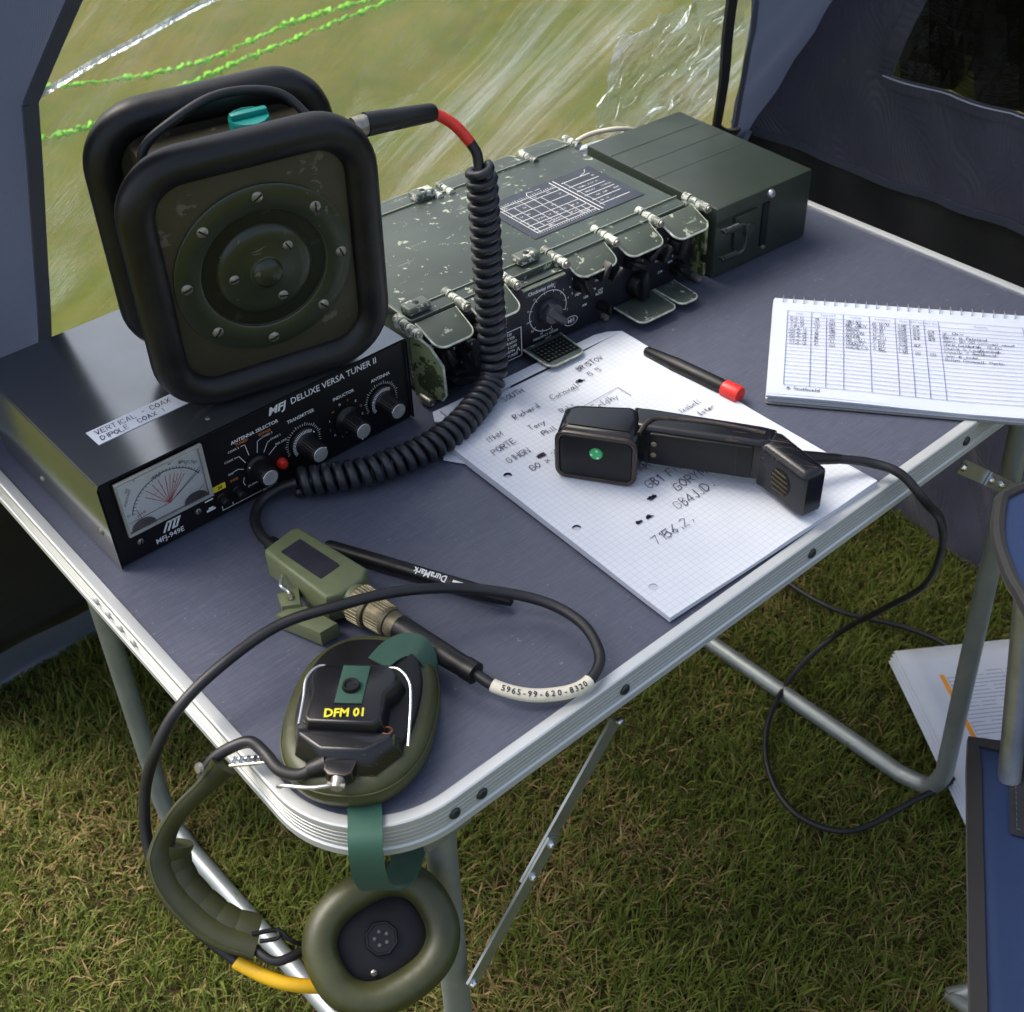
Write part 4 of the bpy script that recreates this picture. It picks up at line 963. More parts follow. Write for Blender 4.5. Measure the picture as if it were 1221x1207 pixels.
for k in range(60):
    x = rr.uniform(0.168, 0.232) if k < 34 else rr.uniform(0.248, 0.278); y = rr.choice((0.0725, 0.0790, 0.0890, 0.1015, 0.1145, 0.1245)) if k < 34 else rr.choice((0.079, 0.090, 0.101, 0.1120, 0.1235))
    c.text(rr.choice(('1.5', '2.7', '30m', '14', '3.6', '80', '21')), 0.0030, XF((x, y, HT + 0.0009)))
for k in range(26): c.line([(0.168 + k * 0.0026, 0.1290), (0.168 + k * 0.0026, 0.1305 + 0.0006 * (k % 3))], 0.0004, CP); c.line([(0.168 + k * 0.0026, 0.0685), (0.168 + k * 0.0026, 0.0668)], 0.0004, CP)
c.build('chart_print', INK_W, pl, world=False, smooth=0, kind='stuff')

# ------------------------------------------------------------------ battery box
bat = thing('battery_box', 'plain dark green metal battery box clipped to the right end of the radio', 'battery box', (0.759, 0.2905, TZ), R(-3.6))
B_ = dict(parent=bat, world=False)
MB().box((-0.0635, 0.0925, 0.0357), (0.127, 0.185, 0.0710), r=0.0022).build('case', BGREEN, **B_)
for y in (0.149, 0.1165, 0.0845): MB().box((-0.0660, y, 0.0713), (0.120, 0.0012, 0.0003)).build('pressed_rib', BGREEN, **B_)
MB().box((-0.0620, -0.0004, 0.0350), (0.0085, 0.0016, 0.0440)).build('side_slot', PLASTIC, **B_)
MB().lathe([(0.0, 0.004), (0.0030, 0.0036), (0.0044, 0.002), (0.0046, 0.0)], 16, FRONT(-0.0570, 0.0645, 0.0)).build('stud', ZINC, **B_)
MB().lathe([(0.0, 0.0015), (0.0020, 0.0012), (0.0024, 0.0)], 12, FRONT(-0.0600, 0.0095, 0.0)).build('rivet', SCREWM, **B_)
MB().box((-0.0900, -0.0022, 0.0400), (0.030, 0.0044, 0.034), r=0.0015).build('latch_plate', BGREEN, **B_)
MB().lathe([(0.0, 0.003), (0.006, 0.0028), (0.0075, 0.001), (0.0075, 0)], 18, FRONT(-0.0880, 0.040, -0.0044)).build('latch_boss', BGREEN, **B_)
for z in (0.052, 0.024):
    pts = [(-0.108 - 0.020 + 0.020 * k / 60, -0.010 + 0.0030 * math.cos(k * 0.9), z + 0.0030 * math.sin(k * 0.9)) for k in range(61)]
    MB().tube(pts, 0.0009, 6).build('clip_spring', BOLT, **B_)
MB().tube(smoothpath([(-0.106, -0.010, 0.053), (-0.099, -0.011, 0.050), (-0.097, -0.011, 0.038), (-0.099, -0.011, 0.026), (-0.106, -0.010, 0.023)], 6), 0.0016, 8).build('clip_bail', BOLT, **B_)
wc = MB().tube(smoothpath(up([(0.600, 0.545, 0.012), (0.6408, 0.519, 0.05), (0.6638, 0.5158, 0.06), (0.6886, 0.5141, 0.061), (0.7195, 0.5079, 0.057), (0.7523, 0.5111, 0.04), (0.776, 0.520, 0.008)]), 8), 0.0026, 10).build('white_cable', WHITESL)
tag(wc, 'white cable arching behind the battery box and radio', 'cable')

# ------------------------------------------------------------------ squared pad with handwriting
PY = -0.0363
pad = thing('squared_notepad', 'white A4 squared paper pad with handwritten call signs lying under the handset', 'notepad', (0.2740, 0.0140, TZ), PY)
N_ = dict(parent=pad, world=False)
PU, PV, PT = 0.2165, 0.2930, 0.0042
def sheet_z(u, v): return PT + 0.0014 * mnoise.noise(Vector((u * 16, v * 16, 0.5))) + 0.0014 * math.sin(u * 22 + v * 9) * min(1, v * 8) + 0.0016 * max(0, (u - 0.16) / 0.05) * max(0, 1 - v / 0.12) + 0.0035 * max(0, 1 - u / 0.05) * max(0, (v - 0.14) / 0.12) * 0.6
holes = [(0.012, 0.0285 + 0.08 * k) for k in range(3)]
mb = MB(); uv = []
def addq(pts, fs):
    mb.add([(u, v, sheet_z(u, v)) for u, v in pts], fs); uv.extend(pts)
HS = 0.024; vb = [0.0]
def cell(u0, v0, u1, v1, nu, nv):
    pts = [(u0 + (u1 - u0) * i / nu, v0 + (v1 - v0) * j_ / nv) for j_ in range(nv + 1) for i in range(nu + 1)]
    addq(pts, [(j_ * (nu + 1) + i, j_ * (nu + 1) + i + 1, (j_ + 1) * (nu + 1) + i + 1, (j_ + 1) * (nu + 1) + i) for j_ in range(nv) for i in range(nu)])
prev = 0.0
for hu, hv in holes:
    cell(0, prev, HS, hv - 0.012, 3, 4); prev = hv + 0.012
    n = 24; inner, outer = [], []
    for k in range(n):
        a = 2 * math.pi * (k + 0.5) / n; inner.append((hu + 0.0033 * math.cos(a), hv + 0.0033 * math.sin(a)))
        q = 0.012 / max(abs(math.cos(a)), abs(math.sin(a))); outer.append((hu + q * math.cos(a), hv + q * math.sin(a)))
    # square the ring off at its corners
    outer = [(min(max(x, hu - 0.012), hu + 0.012), min(max(y, hv - 0.012), hv + 0.012)) for x, y in outer]
    addq(inner + outer, [(k, n + k, n + (k + 1) % n, (k + 1) % n) for k in range(n)])
    for sx_, sy_ in ((1, 1), (-1, 1), (-1, -1), (1, -1)):
        a0 = min(outer, key=lambda p: abs(p[0] - (hu + sx_ * 0.012)) + abs(p[1] - (hv + sy_ * 0.012)) + (0 if abs(abs(p[0] - hu) - 0.012) < 1e-6 else 1))
        a1 = min(outer, key=lambda p: abs(p[0] - (hu + sx_ * 0.012)) + abs(p[1] - (hv + sy_ * 0.012)) + (0 if abs(abs(p[1] - hv) - 0.012) < 1e-6 else 1))
        addq([a0, (hu + sx_ * 0.012, hv + sy_ * 0.012), a1], [(0, 1, 2) if sx_ * sy_ > 0 else (2, 1, 0)])
cell(0, prev, HS, PV - 0.030, 3, 6)
cell(HS, 0, PU, PV - 0.012, 24, 30)
# torn top: a slanting strip towards the radio
tl = [(HS, PV - 0.012), (0.12, PV - 0.012), (PU, PV - 0.012), (PU - 0.008, PV - 0.002), (0.19, PV), (HS, PV - 0.0105)]
addq([(HS, PV - 0.012), (PU, PV - 0.012), (PU - 0.010, PV - 0.004), (PU - 0.022, PV), (HS, PV)], [(0, 1, 2, 3, 4)])
mb.uv = uv
mb.build('top_sheet', SQP, **N_, smooth=60)
# stack of sheets under it
mb = MB(); ol = [(0, 0), (PU, 0), (PU, PV - 0.012), (PU - 0.022, PV - 0.001), (HS, PV - 0.001), (HS, PV - 0.03), (0, PV - 0.03)]
n = 0
for a, b in zip(ol, ol[1:] + ol[:1]):
    m_ = 16
    for k in range(m_):
        q = [(a[0] + (b[0] - a[0]) * t, a[1] + (b[1] - a[1]) * t) for t in (k / m_, (k + 1) / m_)]
        mb.add([(q[0][0], q[0][1], 0.0002), (q[1][0], q[1][1], 0.0002), (q[1][0], q[1][1], sheet_z(*q[1]) - 0.0001), (q[0][0], q[0][1], sheet_z(*q[0]) - 0.0001)], [(0, 1, 2, 3)])
mb.build('page_stack', PAPERB, **N_)
for hu, hv in holes:
    MB().lathe([(0.0033, PT - 0.0012), (0.0033, PT - 0.0002)], 20, XF((hu, hv, 0))).add([], []).build('punch_hole', PAPERB, **N_)
# loose sheet showing under the pad's left edge
sh = MB(); sp_ = [(-0.014, 0.228), (0.03, 0.190), (0.07, 0.29), (0.030, 0.300), (0.014, 0.297)]
lm = MB(); lm.prism([(-0.0100, 0.2420), (0.045, 0.1600), (0.060, 0.250), (0.0105, 0.2730)], 0.0004, 0.0012); lm.uv = [(v[0], v[1]) for v in lm.v]
lm.build('under_sheet', SQP, **N_)
lm = MB(); lm.prism([(0.0135, 0.2860), (0.060, 0.240), (0.100, 0.296), (0.0200, 0.2975)], 0.0014, 0.0026); lm.uv = [(v[0], v[1]) for v in lm.v]
lm.build('under_sheet', SQP, **N_)
pw = MB(); ps = MB()
def note(s_, u, v, h, rot=0.0, seed=0, w=0.00060, mb_=None):
    pen(mb_ or pw, s_, h, XF((u, v, sheet_z(u + 0.01, v) + 0.0009), rz=rot), w, 0.28, 0.15, seed)
for s_, u, v, h, r, sd_ in (('SOUTH', 0.072, 0.268, 0.0058, 0, 1), ('Richard   Cornwall', 0.063, 0.2420, 0.0060, 0.02, 2), ('BRISTOW', 0.148, 0.2600, 0.0058, 0.03, 3), ('5 5', 0.150, 0.2480, 0.0062, 0, 4),
        ('Tony', 0.063, 0.2220, 0.0060, 0, 5), ('Robt', 0.098, 0.2240, 0.0056, 0.04, 6), ('Phil', 0.066, 0.2090, 0.0060, 0, 7), ('Feldhy', 0.1200, 0.2090, 0.0070, 0.02, 8), ('ITHM', 0.026, 0.2310, 0.0060, 0.02, 9), ('PORTE', 0.020, 0.2150, 0.0062, 0.05, 10), ('G1HGN', 0.022, 0.1985, 0.0062, 0.02, 11),
        ('G0 x 35', 0.030, 0.1790, 0.0062, 0.1, 12), ('Go', 0.052, 0.1660, 0.0062, 0, 13), ('G', 0.058, 0.1560, 0.0060, 0, 14), ('Isabell', 0.170, 0.1600, 0.0056, 0.0, 15), ('later', 0.1800, 0.1480, 0.0054, 0.0, 16),
        ('G0VYAM', 0.070, 0.1240, 0.0072, 0.05, 17), ('GB1 FNRM', 0.0830, 0.1060, 0.0085, 0.03, 18), ('G0RYM  Net', 0.0970, 0.0900, 0.0085, 0.03, 19), ('GB4JJD.', 0.0820, 0.0740, 0.0085, 0.03, 20), ('7156.2.', 0.0430, 0.0570, 0.0085, 0.02, 21)):
    note(s_, u, v, h, r, sd_)
for u, v, s_, sd_ in ((0.047, 0.1900, 0.004, 5), (0.077, 0.0970, 0.0045, 6), (0.0600, 0.0830, 0.0032, 7), (0.0500, 0.0830, 0.0028, 8), (0.140, 0.2500, 0.0040, 9)): scribble(ps, u, v, s_, XF((0, 0, sheet_z(u, v) + 0.0009)), 0.0007, 22, sd_)
pw.line([(0.110, 0.2030), (0.110, 0.2190), (0.156, 0.2205), (0.156, 0.2050)], 0.0005, XF((0, 0, sheet_z(0.13, 0.21) + 0.0011)))
pw.build('handwriting', INK_PEN, **N_, smooth=0, kind='stuff'); ps.build('scribbled_blot', INK_PEN, **N_, smooth=0, kind='stuff')

# ------------------------------------------------------------------ spiral log book
log = thing('log_book', 'white spiral bound log book ruled into columns of blue handwriting', 'log book', (0.5155, 0.1340, TZ), R(-52.4))
G_ = dict(parent=log, world=False)
LW, LH, LT = 0.2240, 0.1530, 0.0078
def lz(x, y): return LT + 0.0012 * math.sin(x * 26 + 0.6) * (1 - y / LH) + 0.0006 * math.sin(y * 40)
MB().prism(rrect(-0.001, -0.003, LW, LH + 0.002, 0.003, 3), 0.0002, 0.0012).build('back_cover', mat('grey_card', (0.16, 0.16, 0.16), 0.7, 0, 0.1), **G_)
for k in range(5):
    rr = random.Random(k); z0 = 0.0013 + k * 0.0013
    o_x, o_y = rr.uniform(-0.0012, 0.0012), rr.uniform(-0.0015, 0.0008)
    f = lambda u, v: (u * LW + o_x, v * LH + o_y - 0.0012, z0 + (lz(u * LW, v * LH) - LT) * (k + 1) / 6 + 0.0011)
    mb = MB().grid(f, 24, 6); nn = len(mb.v)
    for k2 in range(24): mb.add([f(k2 / 24, 0), f((k2 + 1) / 24, 0), tuple(Vector(f((k2 + 1) / 24, 0)) - Vector((0, 0, 0.0011))), tuple(Vector(f(k2 / 24, 0)) - Vector((0, 0, 0.0011)))], [(0, 3, 2, 1)])
    for k2 in range(6): mb.add([f(0, k2 / 6), f(0, (k2 + 1) / 6), tuple(Vector(f(0, (k2 + 1) / 6)) - Vector((0, 0, 0.0011))), tuple(Vector(f(0, k2 / 6)) - Vector((0, 0, 0.0011)))], [(0, 1, 2, 3)])
    mb.build('page_bundle', PAPERB if k < 4 else PAPER, **G_)
MB().grid(lambda u, v: (u * LW, v * LH, lz(u * LW, v * LH)), 28, 10).build('open_page', PAPER, **G_)
rl = MB(); tx = MB(); hw = MB()
def LG(x, y, dz=0.0010): return XF((x, y, lz(x, y) + dz))
def lline(x0, y0, x1, y1, w_, n=28, mb_=rl):
    for k in range(n):
        a = [(x0 + (x1 - x0) * t, y0 + (y1 - y0) * t) for t in (k / n, (k + 1) / n)]
        d = Vector((a[1][0] - a[0][0], a[1][1] - a[0][1])).normalized(); nn = Vector((-d.y, d.x)) * w_ / 2
        mb_.add([(p[0] + s_ * nn.x, p[1] + s_ * nn.y, lz(*p) + 0.0008) for p, s_ in ((a[0], -1), (a[1], -1), (a[1], 1), (a[0], 1))], [(0, 1, 2, 3)])
cols = (0.0125, 0.0335, 0.0465, 0.0610, 0.0835, 0.1055, 0.1180, 0.1300, 0.1425, 0.2130)
for i, x in enumerate(cols): lline(x, 0.013, x, 0.132 if i != 2 else 0.1235, 0.00048)
lline(cols[0], 0.132, cols[-1], 0.132, 0.00035)
for k in range(20): lline(cols[0], 0.1235 - k * 0.00582, cols[-1], 0.1235 - k * 0.00582, 0.00042)
for s_, x in (('Date', 0.020), ('Time UTC', 0.041), ('Callsign', 0.067), ('Frequency', 0.088), ('Mode', 0.109), ('RST Sent', 0.1185), ('RST Rec', 0.1308), ('Remarks', 0.172)): tx.text(s_, 0.0032, LG(x, 0.1278))
rows = (('8.6.13', '19', '45', 'GB2IWS', '14.1270', 'SSB', '59', '', 'op. Chris'), ('9.6.13', '20', '50', 'M0 ZBEN', '14.131', 'SSB', '59', '59', 'Barry in Yateland'), ('9.6.13', '20', '56', 'G2BBA', '14.15', 'SSB', '59', '55', 'Steve 50 50 Cornwall coast'), ('22.6.13', '11', '05', 'G3XJON', '14.21', 'SSB', '59', '59', 'Chris Edinburgh  RC100'),
        ('22.6.13', '15', '22', 'M1DPB', '14.211', 'SSB', '', '', 'Castle in Loughborough'), ('22.6.13', '16', '29', 'GB CALL', '7.128', 'SSB', '57', '', 'Cavalle 2 Southwold'), ('23.6.13', '10', '31', 'G0DOST', '7.131', 'LSB', '', '', 'John in Irvine'), ('23.6.13', '10', '50', 'G4CALLS', '7.156', 'LSB', '55', '55', 'Bolton Cornwall. Martin'))
for k, r_ in enumerate(rows):
    y = 0.1183 - k * 0.00605
    for s_, x in zip(r_, (0.0145, 0.0355, 0.0485, 0.0630, 0.0850, 0.1070, 0.1200, 0.1325, 0.1445)):
        if s_: pen(hw, s_, 0.0036, LG(x, y - (0.006 if x > 0.14 else 0), 0.0012), 0.00042, 0.3, 0.2, k * 9 + len(s_), gap=0.9)
pen(hw, '# Southwold', 0.0036, LG(0.0150, 0.0068, 0.0012), 0.0005, 0.3, 0.2, 90)
rl.build('ruled_lines', INK_BLUE, **G_, smooth=0, kind='stuff'); tx.build('column_headings', INK_BLUE, **G_, smooth=0, kind='stuff'); hw.build('handwriting', INK_PEN, **G_, smooth=0, kind='stuff')
r0 = None
for k in range(24):
    x = 0.008 + k * 0.0091
    if r0 is None:
        r0 = MB().tube([(0, LH - 0.002 + 0.0046 * math.cos(R(a)), LT - 0.0012 + 0.0046 * math.sin(R(a))) for a in range(0, 360, 20)], 0.0005, 6, closed=True).add([], []).build('spiral_ring', ZINC, **G_); r0.location = (x, 0, 0)
    else: copy_part(r0, loc=(x, 0, 0))

# ------------------------------------------------------------------ pens
def pen_thing(name, label, a, b, parts):
    a, b = Vector(up([a])[0]), Vector(up([b])[0]); d = (b - a).normalized(); L = (b - a).length
    t = thing(name, label, 'pen', tuple(a)); ex = d; ez = Vector((0, 0, 1)); ez = (ez - d * ez.dot(d)).normalized(); ey = ez.cross(ex)
    M = axes(a, ex, ey, ez)
    def rev(prof, nm, m): MB().lathe([(r, z * L) for r, z in prof], 20, M @ Matrix.Rotation(R(90), 4, 'Y')).build(nm, m, t)
    for prof, nm, m in parts: rev(prof, nm, m)
    return t, M, L
mk = pen_thing('marker_pen', 'black pen with a red end lying beside the pad', (0.4905, 0.2480, 0.0075), (0.4985, 0.1480, 0.0075), (
    ([(0.0, 0.0), (0.0035, 0.004), (0.0045, 0.02), (0.0062, 0.30), (0.0066, 0.32), (0.0066, 0.78), (0.0060, 0.84)], 'barrel', PLASTIC), ([(0.0060, 0.83), (0.0074, 0.845), (0.0076, 0.975), (0.0068, 1.0), (0.0, 1.002)], 'end_cap', RED)))
dm, DM, DL = pen_thing('permanent_marker', 'slim black marker with white lettering lying beside the olive switch box', (0.1440, 0.2300, 0.0068), (0.2065, 0.0960, 0.0052), (
    ([(0.0, 0.0), (0.0044, 0.003), (0.0054, 0.02), (0.0057, 0.36), (0.0054, 0.40)], 'cap', PLASTIC), ([(0.0052, 0.39), (0.0056, 0.41), (0.0056, 0.80), (0.0045, 0.92), (0.0034, 0.99), (0.0, 1.0)], 'barrel', PLASTIC)))
def on_pen(x, ang):   # print wrapped near the top of the barrel, reading from the far end
    return DM @ XF((x * DL, 0, 0)) @ Matrix.Rotation(R(ang), 4, 'X') @ axes((0, 0, 0.00580), (-1, 0, 0), (0, -1, 0), (0, 0, 1))
MB().text('DuraMark', 0.0072, on_pen(0.665, 22), bold=0.02, sx=0.85).build('lettering', INK_W, dm, smooth=0, kind='stuff')
lb = MB(); lb.line([(-0.003, 0.0), (0.008, 0.0)], 0.0018, on_pen(0.755, 22)); lb.build('small_print', INK_W, dm, smooth=0)

# ------------------------------------------------------------------ telephone handset
HY = R(-57.1)
hs = thing('handset', 'black field telephone handset with a green dot lying on the pad', 'handset', (0.3240, 0.1740, TZ + 0.0052), HY)
HS_ = dict(parent=hs, world=False)
def arr(pts, z0, z1, r, nm, m, seg=3): return MB().prism(pts, z0, z1, None, r, seg).build(nm, m, **HS_)
arr([(-0.005, 0.003), (-0.001, 0.0), (0.052, 0.0), (0.056, 0.004), (0.0575, 0.026), (0.053, 0.040), (0.044, 0.044), (0.002, 0.037), (-0.006, 0.030)], 0.0005, 0.0440, 0.0085, 'earpiece', GLOSSBLK)
MB().tube([(x, -0.0006, z) for x, z in rrect(-0.0035, 0.0020, 0.0555, 0.0420, 0.007, 5)], 0.0021, 8, closed=True).build('ear_lip', GLOSSBLK, **HS_)
MB().tube(smoothpath([(0.056, 0.010, 0.0425), (0.060, 0.024, 0.0440), (0.070, 0.032, 0.0430), (0.110, 0.0345, 0.0432), (0.146, 0.0310, 0.0432)], 6), 0.0016, 8).build('grip_ridge', GLOSSBLK, **HS_)
face = MB().prism(rrect(-0.0015, 0.003, 0.0535, 0.0400, 0.006, 5), 0, 0.0022, FRONT(0, 0, 0.0006), r=0.001).build('earpiece_cap', PLASTIC, **HS_)
dot = MB().lathe([(0.0, 0.0012), (0.0045, 0.0012), (0.0052, 0.0)], 24, FRONT(0.0265, 0.0270, -0.0017)).build('green_dot', GREENDOT, **HS_)
for a in (80, 190, 300):
    MB().lathe([(0.0, 0.0006), (0.0009, 0.0004), (0.0010, 0)], 8, FRONT(0.0265 + 0.0034 * math.cos(R(a)), 0.0270 + 0.0034 * math.sin(R(a)), -0.0029)).build('dot_rivet', INK_W, dot, world=False)
arr([(0.050, 0.020), (0.060, 0.0185), (0.143, 0.0185), (0.152, 0.021), (0.154, 0.0395), (0.143, 0.0415), (0.060, 0.0440), (0.046, 0.0435)], 0.0075, 0.0430, 0.004, 'grip', GLOSSBLK)
pt_ = MB().prism(rrect(0.0625, 0.0110, 0.1400, 0.0395, 0.002, 3), 0, 0.0032, FRONT(0, 0, 0.0190), r=0.0010).build('press_switch', PLASTIC, **HS_)
MB().box((0.1275, 0.0156, 0.0252), (0.0010, 0.0006, 0.0270)).build('switch_groove', RUBBER, pt_, world=False)
for z in (0.020, 0.030): MB().lathe([(0.0, 0.001), (0.0018, 0.0008), (0.0024, 0.0)], 10, FRONT(0.0665, z, 0.0157)).build('contact', BRASS, pt_, world=False)
mpz = [(0.1440, 0.0190), (0.1480, 0.0170), (0.1760, -0.0085), (0.1815, -0.0095), (0.1925, 0.0010), (0.1925, 0.0055), (0.1590, 0.0385), (0.1500, 0.0400)]
arr(mpz, 0.0010, 0.0420, 0.0060, 'mouthpiece', GLOSSBLK)
e1 = Vector((0.0280, -0.0255, 0)).normalized(); MM = axes((0.1480, 0.0170, 0), e1, (0, 0, 1), e1.cross(Vector((0, 0, 1))))
gr = MB().prism([(0.0195 + 0.0105 * math.cos(R(a)), 0.0215 + 0.0115 * math.sin(R(a))) for a in range(0, 360, 20)], -0.001, 0.0006, MM).build('mouth_recess', PLASTIC, **HS_)
for k in range(5):
    wv = 0.0090 * math.sqrt(max(0.05, 1 - ((k - 2) / 2.8) ** 2)); MB().box((0.0195, 0.0135 + 0.004 * k, 0.0010), (2 * wv, 0.0017, 0.0016), MM, r=0.0005).build('grille_bar', mat('brown_grille', (0.055, 0.042, 0.022), 0.5, 0.3, 0.4, 300), gr, world=False)
hc = up([(0.4480, 0.0490, 0.026), (0.4600, 0.0410, 0.024), (0.4752, 0.0323, 0.020), (0.4952, 0.016, 0.0145), (0.5048, -0.0042, 0.010), (0.515, -0.024, -0.012), (0.558, -0.0177, -0.06), (0.6318, 0.0105, -0.16), (0.7229, 0.0637, -0.3), (0.8031, 0.1458, -0.45), (0.8331, 0.2113, -0.56), (0.7776, 0.2266, -0.598), (0.6865, 0.198, -0.602), (0.6262, 0.146, -0.602), (0.6045, 0.0853, -0.602), (0.6301, 0.0311, -0.600), (0.7043, 0.0067, -0.592), (0.791, -0.0100, -0.592), (0.8581, 0.0187, -0.600), (0.9122, 0.0506, -0.600), (0.9516, 0.1113, -0.602), (0.9431, 0.1767, -0.602), (0.9033, 0.2562, -0.602), (0.8948, 0.3284, -0.602), (0.906, 0.3827, -0.602), (0.95, 0.55, -0.602)])
MB().tube(smoothpath(hc, 8), 0.0036, 10).build('cable', CORD, hs)
MB().tube(smoothpath(hc[:3], 6), [0.0062 - 0.0002 * k for k in range(13)], 12).build('strain_relief', RUBBER, hs)

# ------------------------------------------------------------------ in-line switch box
ptt = thing('switch_box', 'olive green in-line switch box with dark window and belt clip', 'switch box', (0.1286, 0.2383, TZ), R(-83))
P_ = dict(parent=ptt, world=False)
MB().prism([(0.002, -0.0315), (0.069, -0.0345), (0.074, -0.0250), (0.0745, -0.0060), (0.069, 0.0035), (0.000, 0.0015), (-0.003, -0.004), (-0.001, -0.0290)], 0.0045, 0.0290, None, 0.003, 3).build('case', OLIVEP, **P_)
MB().prism(rrect(0.0110, -0.0245, 0.0530, -0.0070, 0.001, 2), 0.0288, 0.0294).build('dark_window', mat('dark_membrane', (0.018, 0.019, 0.028), 0.42, 0, 0.3, 80), **P_)
MB().cyl((0.070, -0.0155, 0.0160), (0.0800, -0.0150, 0.0160), 0.0125, 0.0118, 22).build('nose', OLIVEP, **P_)
mb = MB(); mb.prism([(0.042, -0.058), (0.078, -0.050), (0.080, -0.036), (0.044, -0.040)], 0.0010, 0.0140, None, 0.0012).build('belt_clip', OLIVEP, **P_)
mb = MB(); mb.prism([(0.030, -0.046), (0.042, -0.052), (0.050, -0.042), (0.036, -0.032)], 0.008, 0.0170, None, 0.001); mb.build('clip_lever', OLIVEP, **P_)
MB().lathe([(0, 0.003), (0.0018, 0.0026), (0.0026, 0.001), (0.0026, 0)], 12, XF((0.0405, -0.0430, 0.0170))).build('clip_rivet', BRASS, **P_)
MB().tube(smoothpath([(0.022, -0.034, 0.020), (0.030, -0.042, 0.0215), (0.036, -0.041, 0.019), (0.043, -0.044, 0.018)], 5), 0.0012, 8).build('clip_spring', ZINC, **P_)
MB().tube(smoothpath(up([(0.1655, 0.2985, 0.0135), (0.1535, 0.3060, 0.010), (0.1373, 0.3061, 0.007), (0.1231, 0.2932, 0.006), (0.1150, 0.2703, 0.0085), (0.1136, 0.2493, 0.0125), (0.1145, 0.2350, 0.0150)]), 8), 0.0040, 10).build('lead', CORD, ptt)
MB().tube(smoothpath(up([(0.1136, 0.2540, 0.0118), (0.1139, 0.2450, 0.0135), (0.1145, 0.2330, 0.0150)]), 4), 0.0062, 12).build('lead_grommet', RUBBER, ptt)

# ------------------------------------------------------------------ headset
head = thing('headset', 'olive ear defender headset, one cup on the table corner and one hanging below it', 'headset', (0.068, 0.079, TZ), R(-48))
E_ = dict(parent=head, world=False)
def oval_stack(rings, n=48, e=2.4, M=None, cy=None):
    mb = MB(); vs, fs = [], []
    for k, (a, b, z, dy) in enumerate(rings):
        vs += [(x, y + dy, z) for x, y in superoval(a, b, n, e)]
    for k in range(len(rings) - 1):
        for i in range(n): fs.append((k * n + i, k * n + (i + 1) % n, (k + 1) * n + (i + 1) % n, (k + 1) * n + i))
    fs.append(tuple(range(n))[::-1]); fs.append(tuple(range((len(rings) - 1) * n, len(rings) * n)))
    return mb.add(vs, fs, M)
cu = oval_stack([(0.0390, 0.0550, 0.0006, 0), (0.0440, 0.0600, 0.002, 0), (0.0466, 0.0626, 0.0075, 0), (0.0470, 0.0630, 0.0115, 0), (0.0455, 0.0615, 0.0155, 0), (0.0452, 0.0612, 0.0162, 0), (0.0458, 0.0618, 0.0168, 0), (0.0450, 0.0606, 0.0205, 0), (0.0415, 0.0570, 0.0235, 0), (0.0370, 0.0520, 0.0245, 0)]).build('ear_cushion', OLIVE, **E_)
MB().tube([(x, y, 0.0162) for x, y in superoval(0.0462, 0.0622, 56, 2.4)], 0.0007, 6, closed=True).build('cushion_seam', OLIVE, **E_)
shell = oval_stack([(0.0370, 0.0500, 0.0240, 0.0), (0.0365, 0.0495, 0.0290, 0.0), (0.0350, 0.0480, 0.0300, 0.0)], e=2.6).build('ear_shell', PLASTIC, **E_)
top = [(-0.0225, 0.0125), (0.0165, 0.0150), (0.0245, 0.0070), (0.0225, -0.0020), (0.0185, -0.0080), (0.0205, -0.0270), (0.0165, -0.0310), (-0.0215, -0.0325), (-0.0245, -0.0290), (-0.0240, -0.0100), (-0.0275, 0.0010), (-0.0270, 0.0080)]
bot = [(x * 1.16, y * 1.10 + 0.001) for x, y in top]
MB().prism(bot, 0.0295, 0.0450, None, 0.0016, 2, top=top).build('battery_cover', GLOSSBLK, **E_)
sc_t = [(-0.0285, -0.0330), (0.0280, -0.0320), (0.0265, -0.0365), (0.0140, -0.0455), (-0.0120, -0.0465), (-0.0265, -0.0375)]
sc_b = [(-0.0315, -0.0250), (0.0330, -0.0240), (0.0345, -0.0360), (0.0210, -0.0530), (-0.0080, -0.0560), (-0.0300, -0.0430)]
MB().prism(sc_b, 0.0240, 0.0385, None, 0.0016, 2, top=sc_t).build('lower_shell', GLOSSBLK, **E_)
MB().prism([(-0.0095, -0.044), (0.0110, -0.043), (0.0090, -0.0580), (0.0050, -0.0605), (-0.0045, -0.0605), (-0.0080, -0.0570)], 0.0240, 0.0335, None, 0.0015).build('cable_boss', GLOSSBLK, **E_)
mb = MB(); mb.cyl((0.0010, -0.0600, 0.0290), (0.0010, -0.0660, 0.0280), 0.0042, 0.0036, 14); mb.cyl((-0.004, -0.0645, 0.0300), (0.006, -0.0645, 0.0290), 0.0018, n=10); mb.build('swivel', SCREWM, **E_)
MB().tube(smoothpath([(0.003, -0.0635, 0.0300), (-0.012, -0.0675, 0.0295), (-0.029, -0.0660, 0.0270), (-0.0345, -0.0640, 0.0230), (-0.0335, -0.0620, 0.0200)], 6), 0.0011, 8).build('wire_yoke', ZINC, **E_)
for pts in ([(-0.016, 0.0105, 0.043), (-0.0250, 0.0105, 0.0445), (-0.0310, 0.0020, 0.0430), (-0.0300, -0.0120, 0.0400), (-0.0285, -0.0300, 0.0380)], [(0.0130, 0.0125, 0.0435), (0.0225, 0.0130, 0.0440), (0.0310, 0.0050, 0.0430), (0.0345, -0.0080, 0.0400), (0.0375, -0.0360, 0.0330)]):
    MB().tube(smoothpath(pts, 6), 0.0009, 8).build('wire_bail', ZINC, **E_)
MB().tube([(0.0235 + 0.003 * math.cos(R(a)), -0.0275 + 0.003 * math.sin(R(a)), 0.0345 + 0.0010 * a / 360) for a in range(0, 400, 25)], 0.0007, 6).build('copper_loop', mat('copper_wire', (0.35, 0.14, 0.06), 0.35, 0.8, 0.3), **E_)
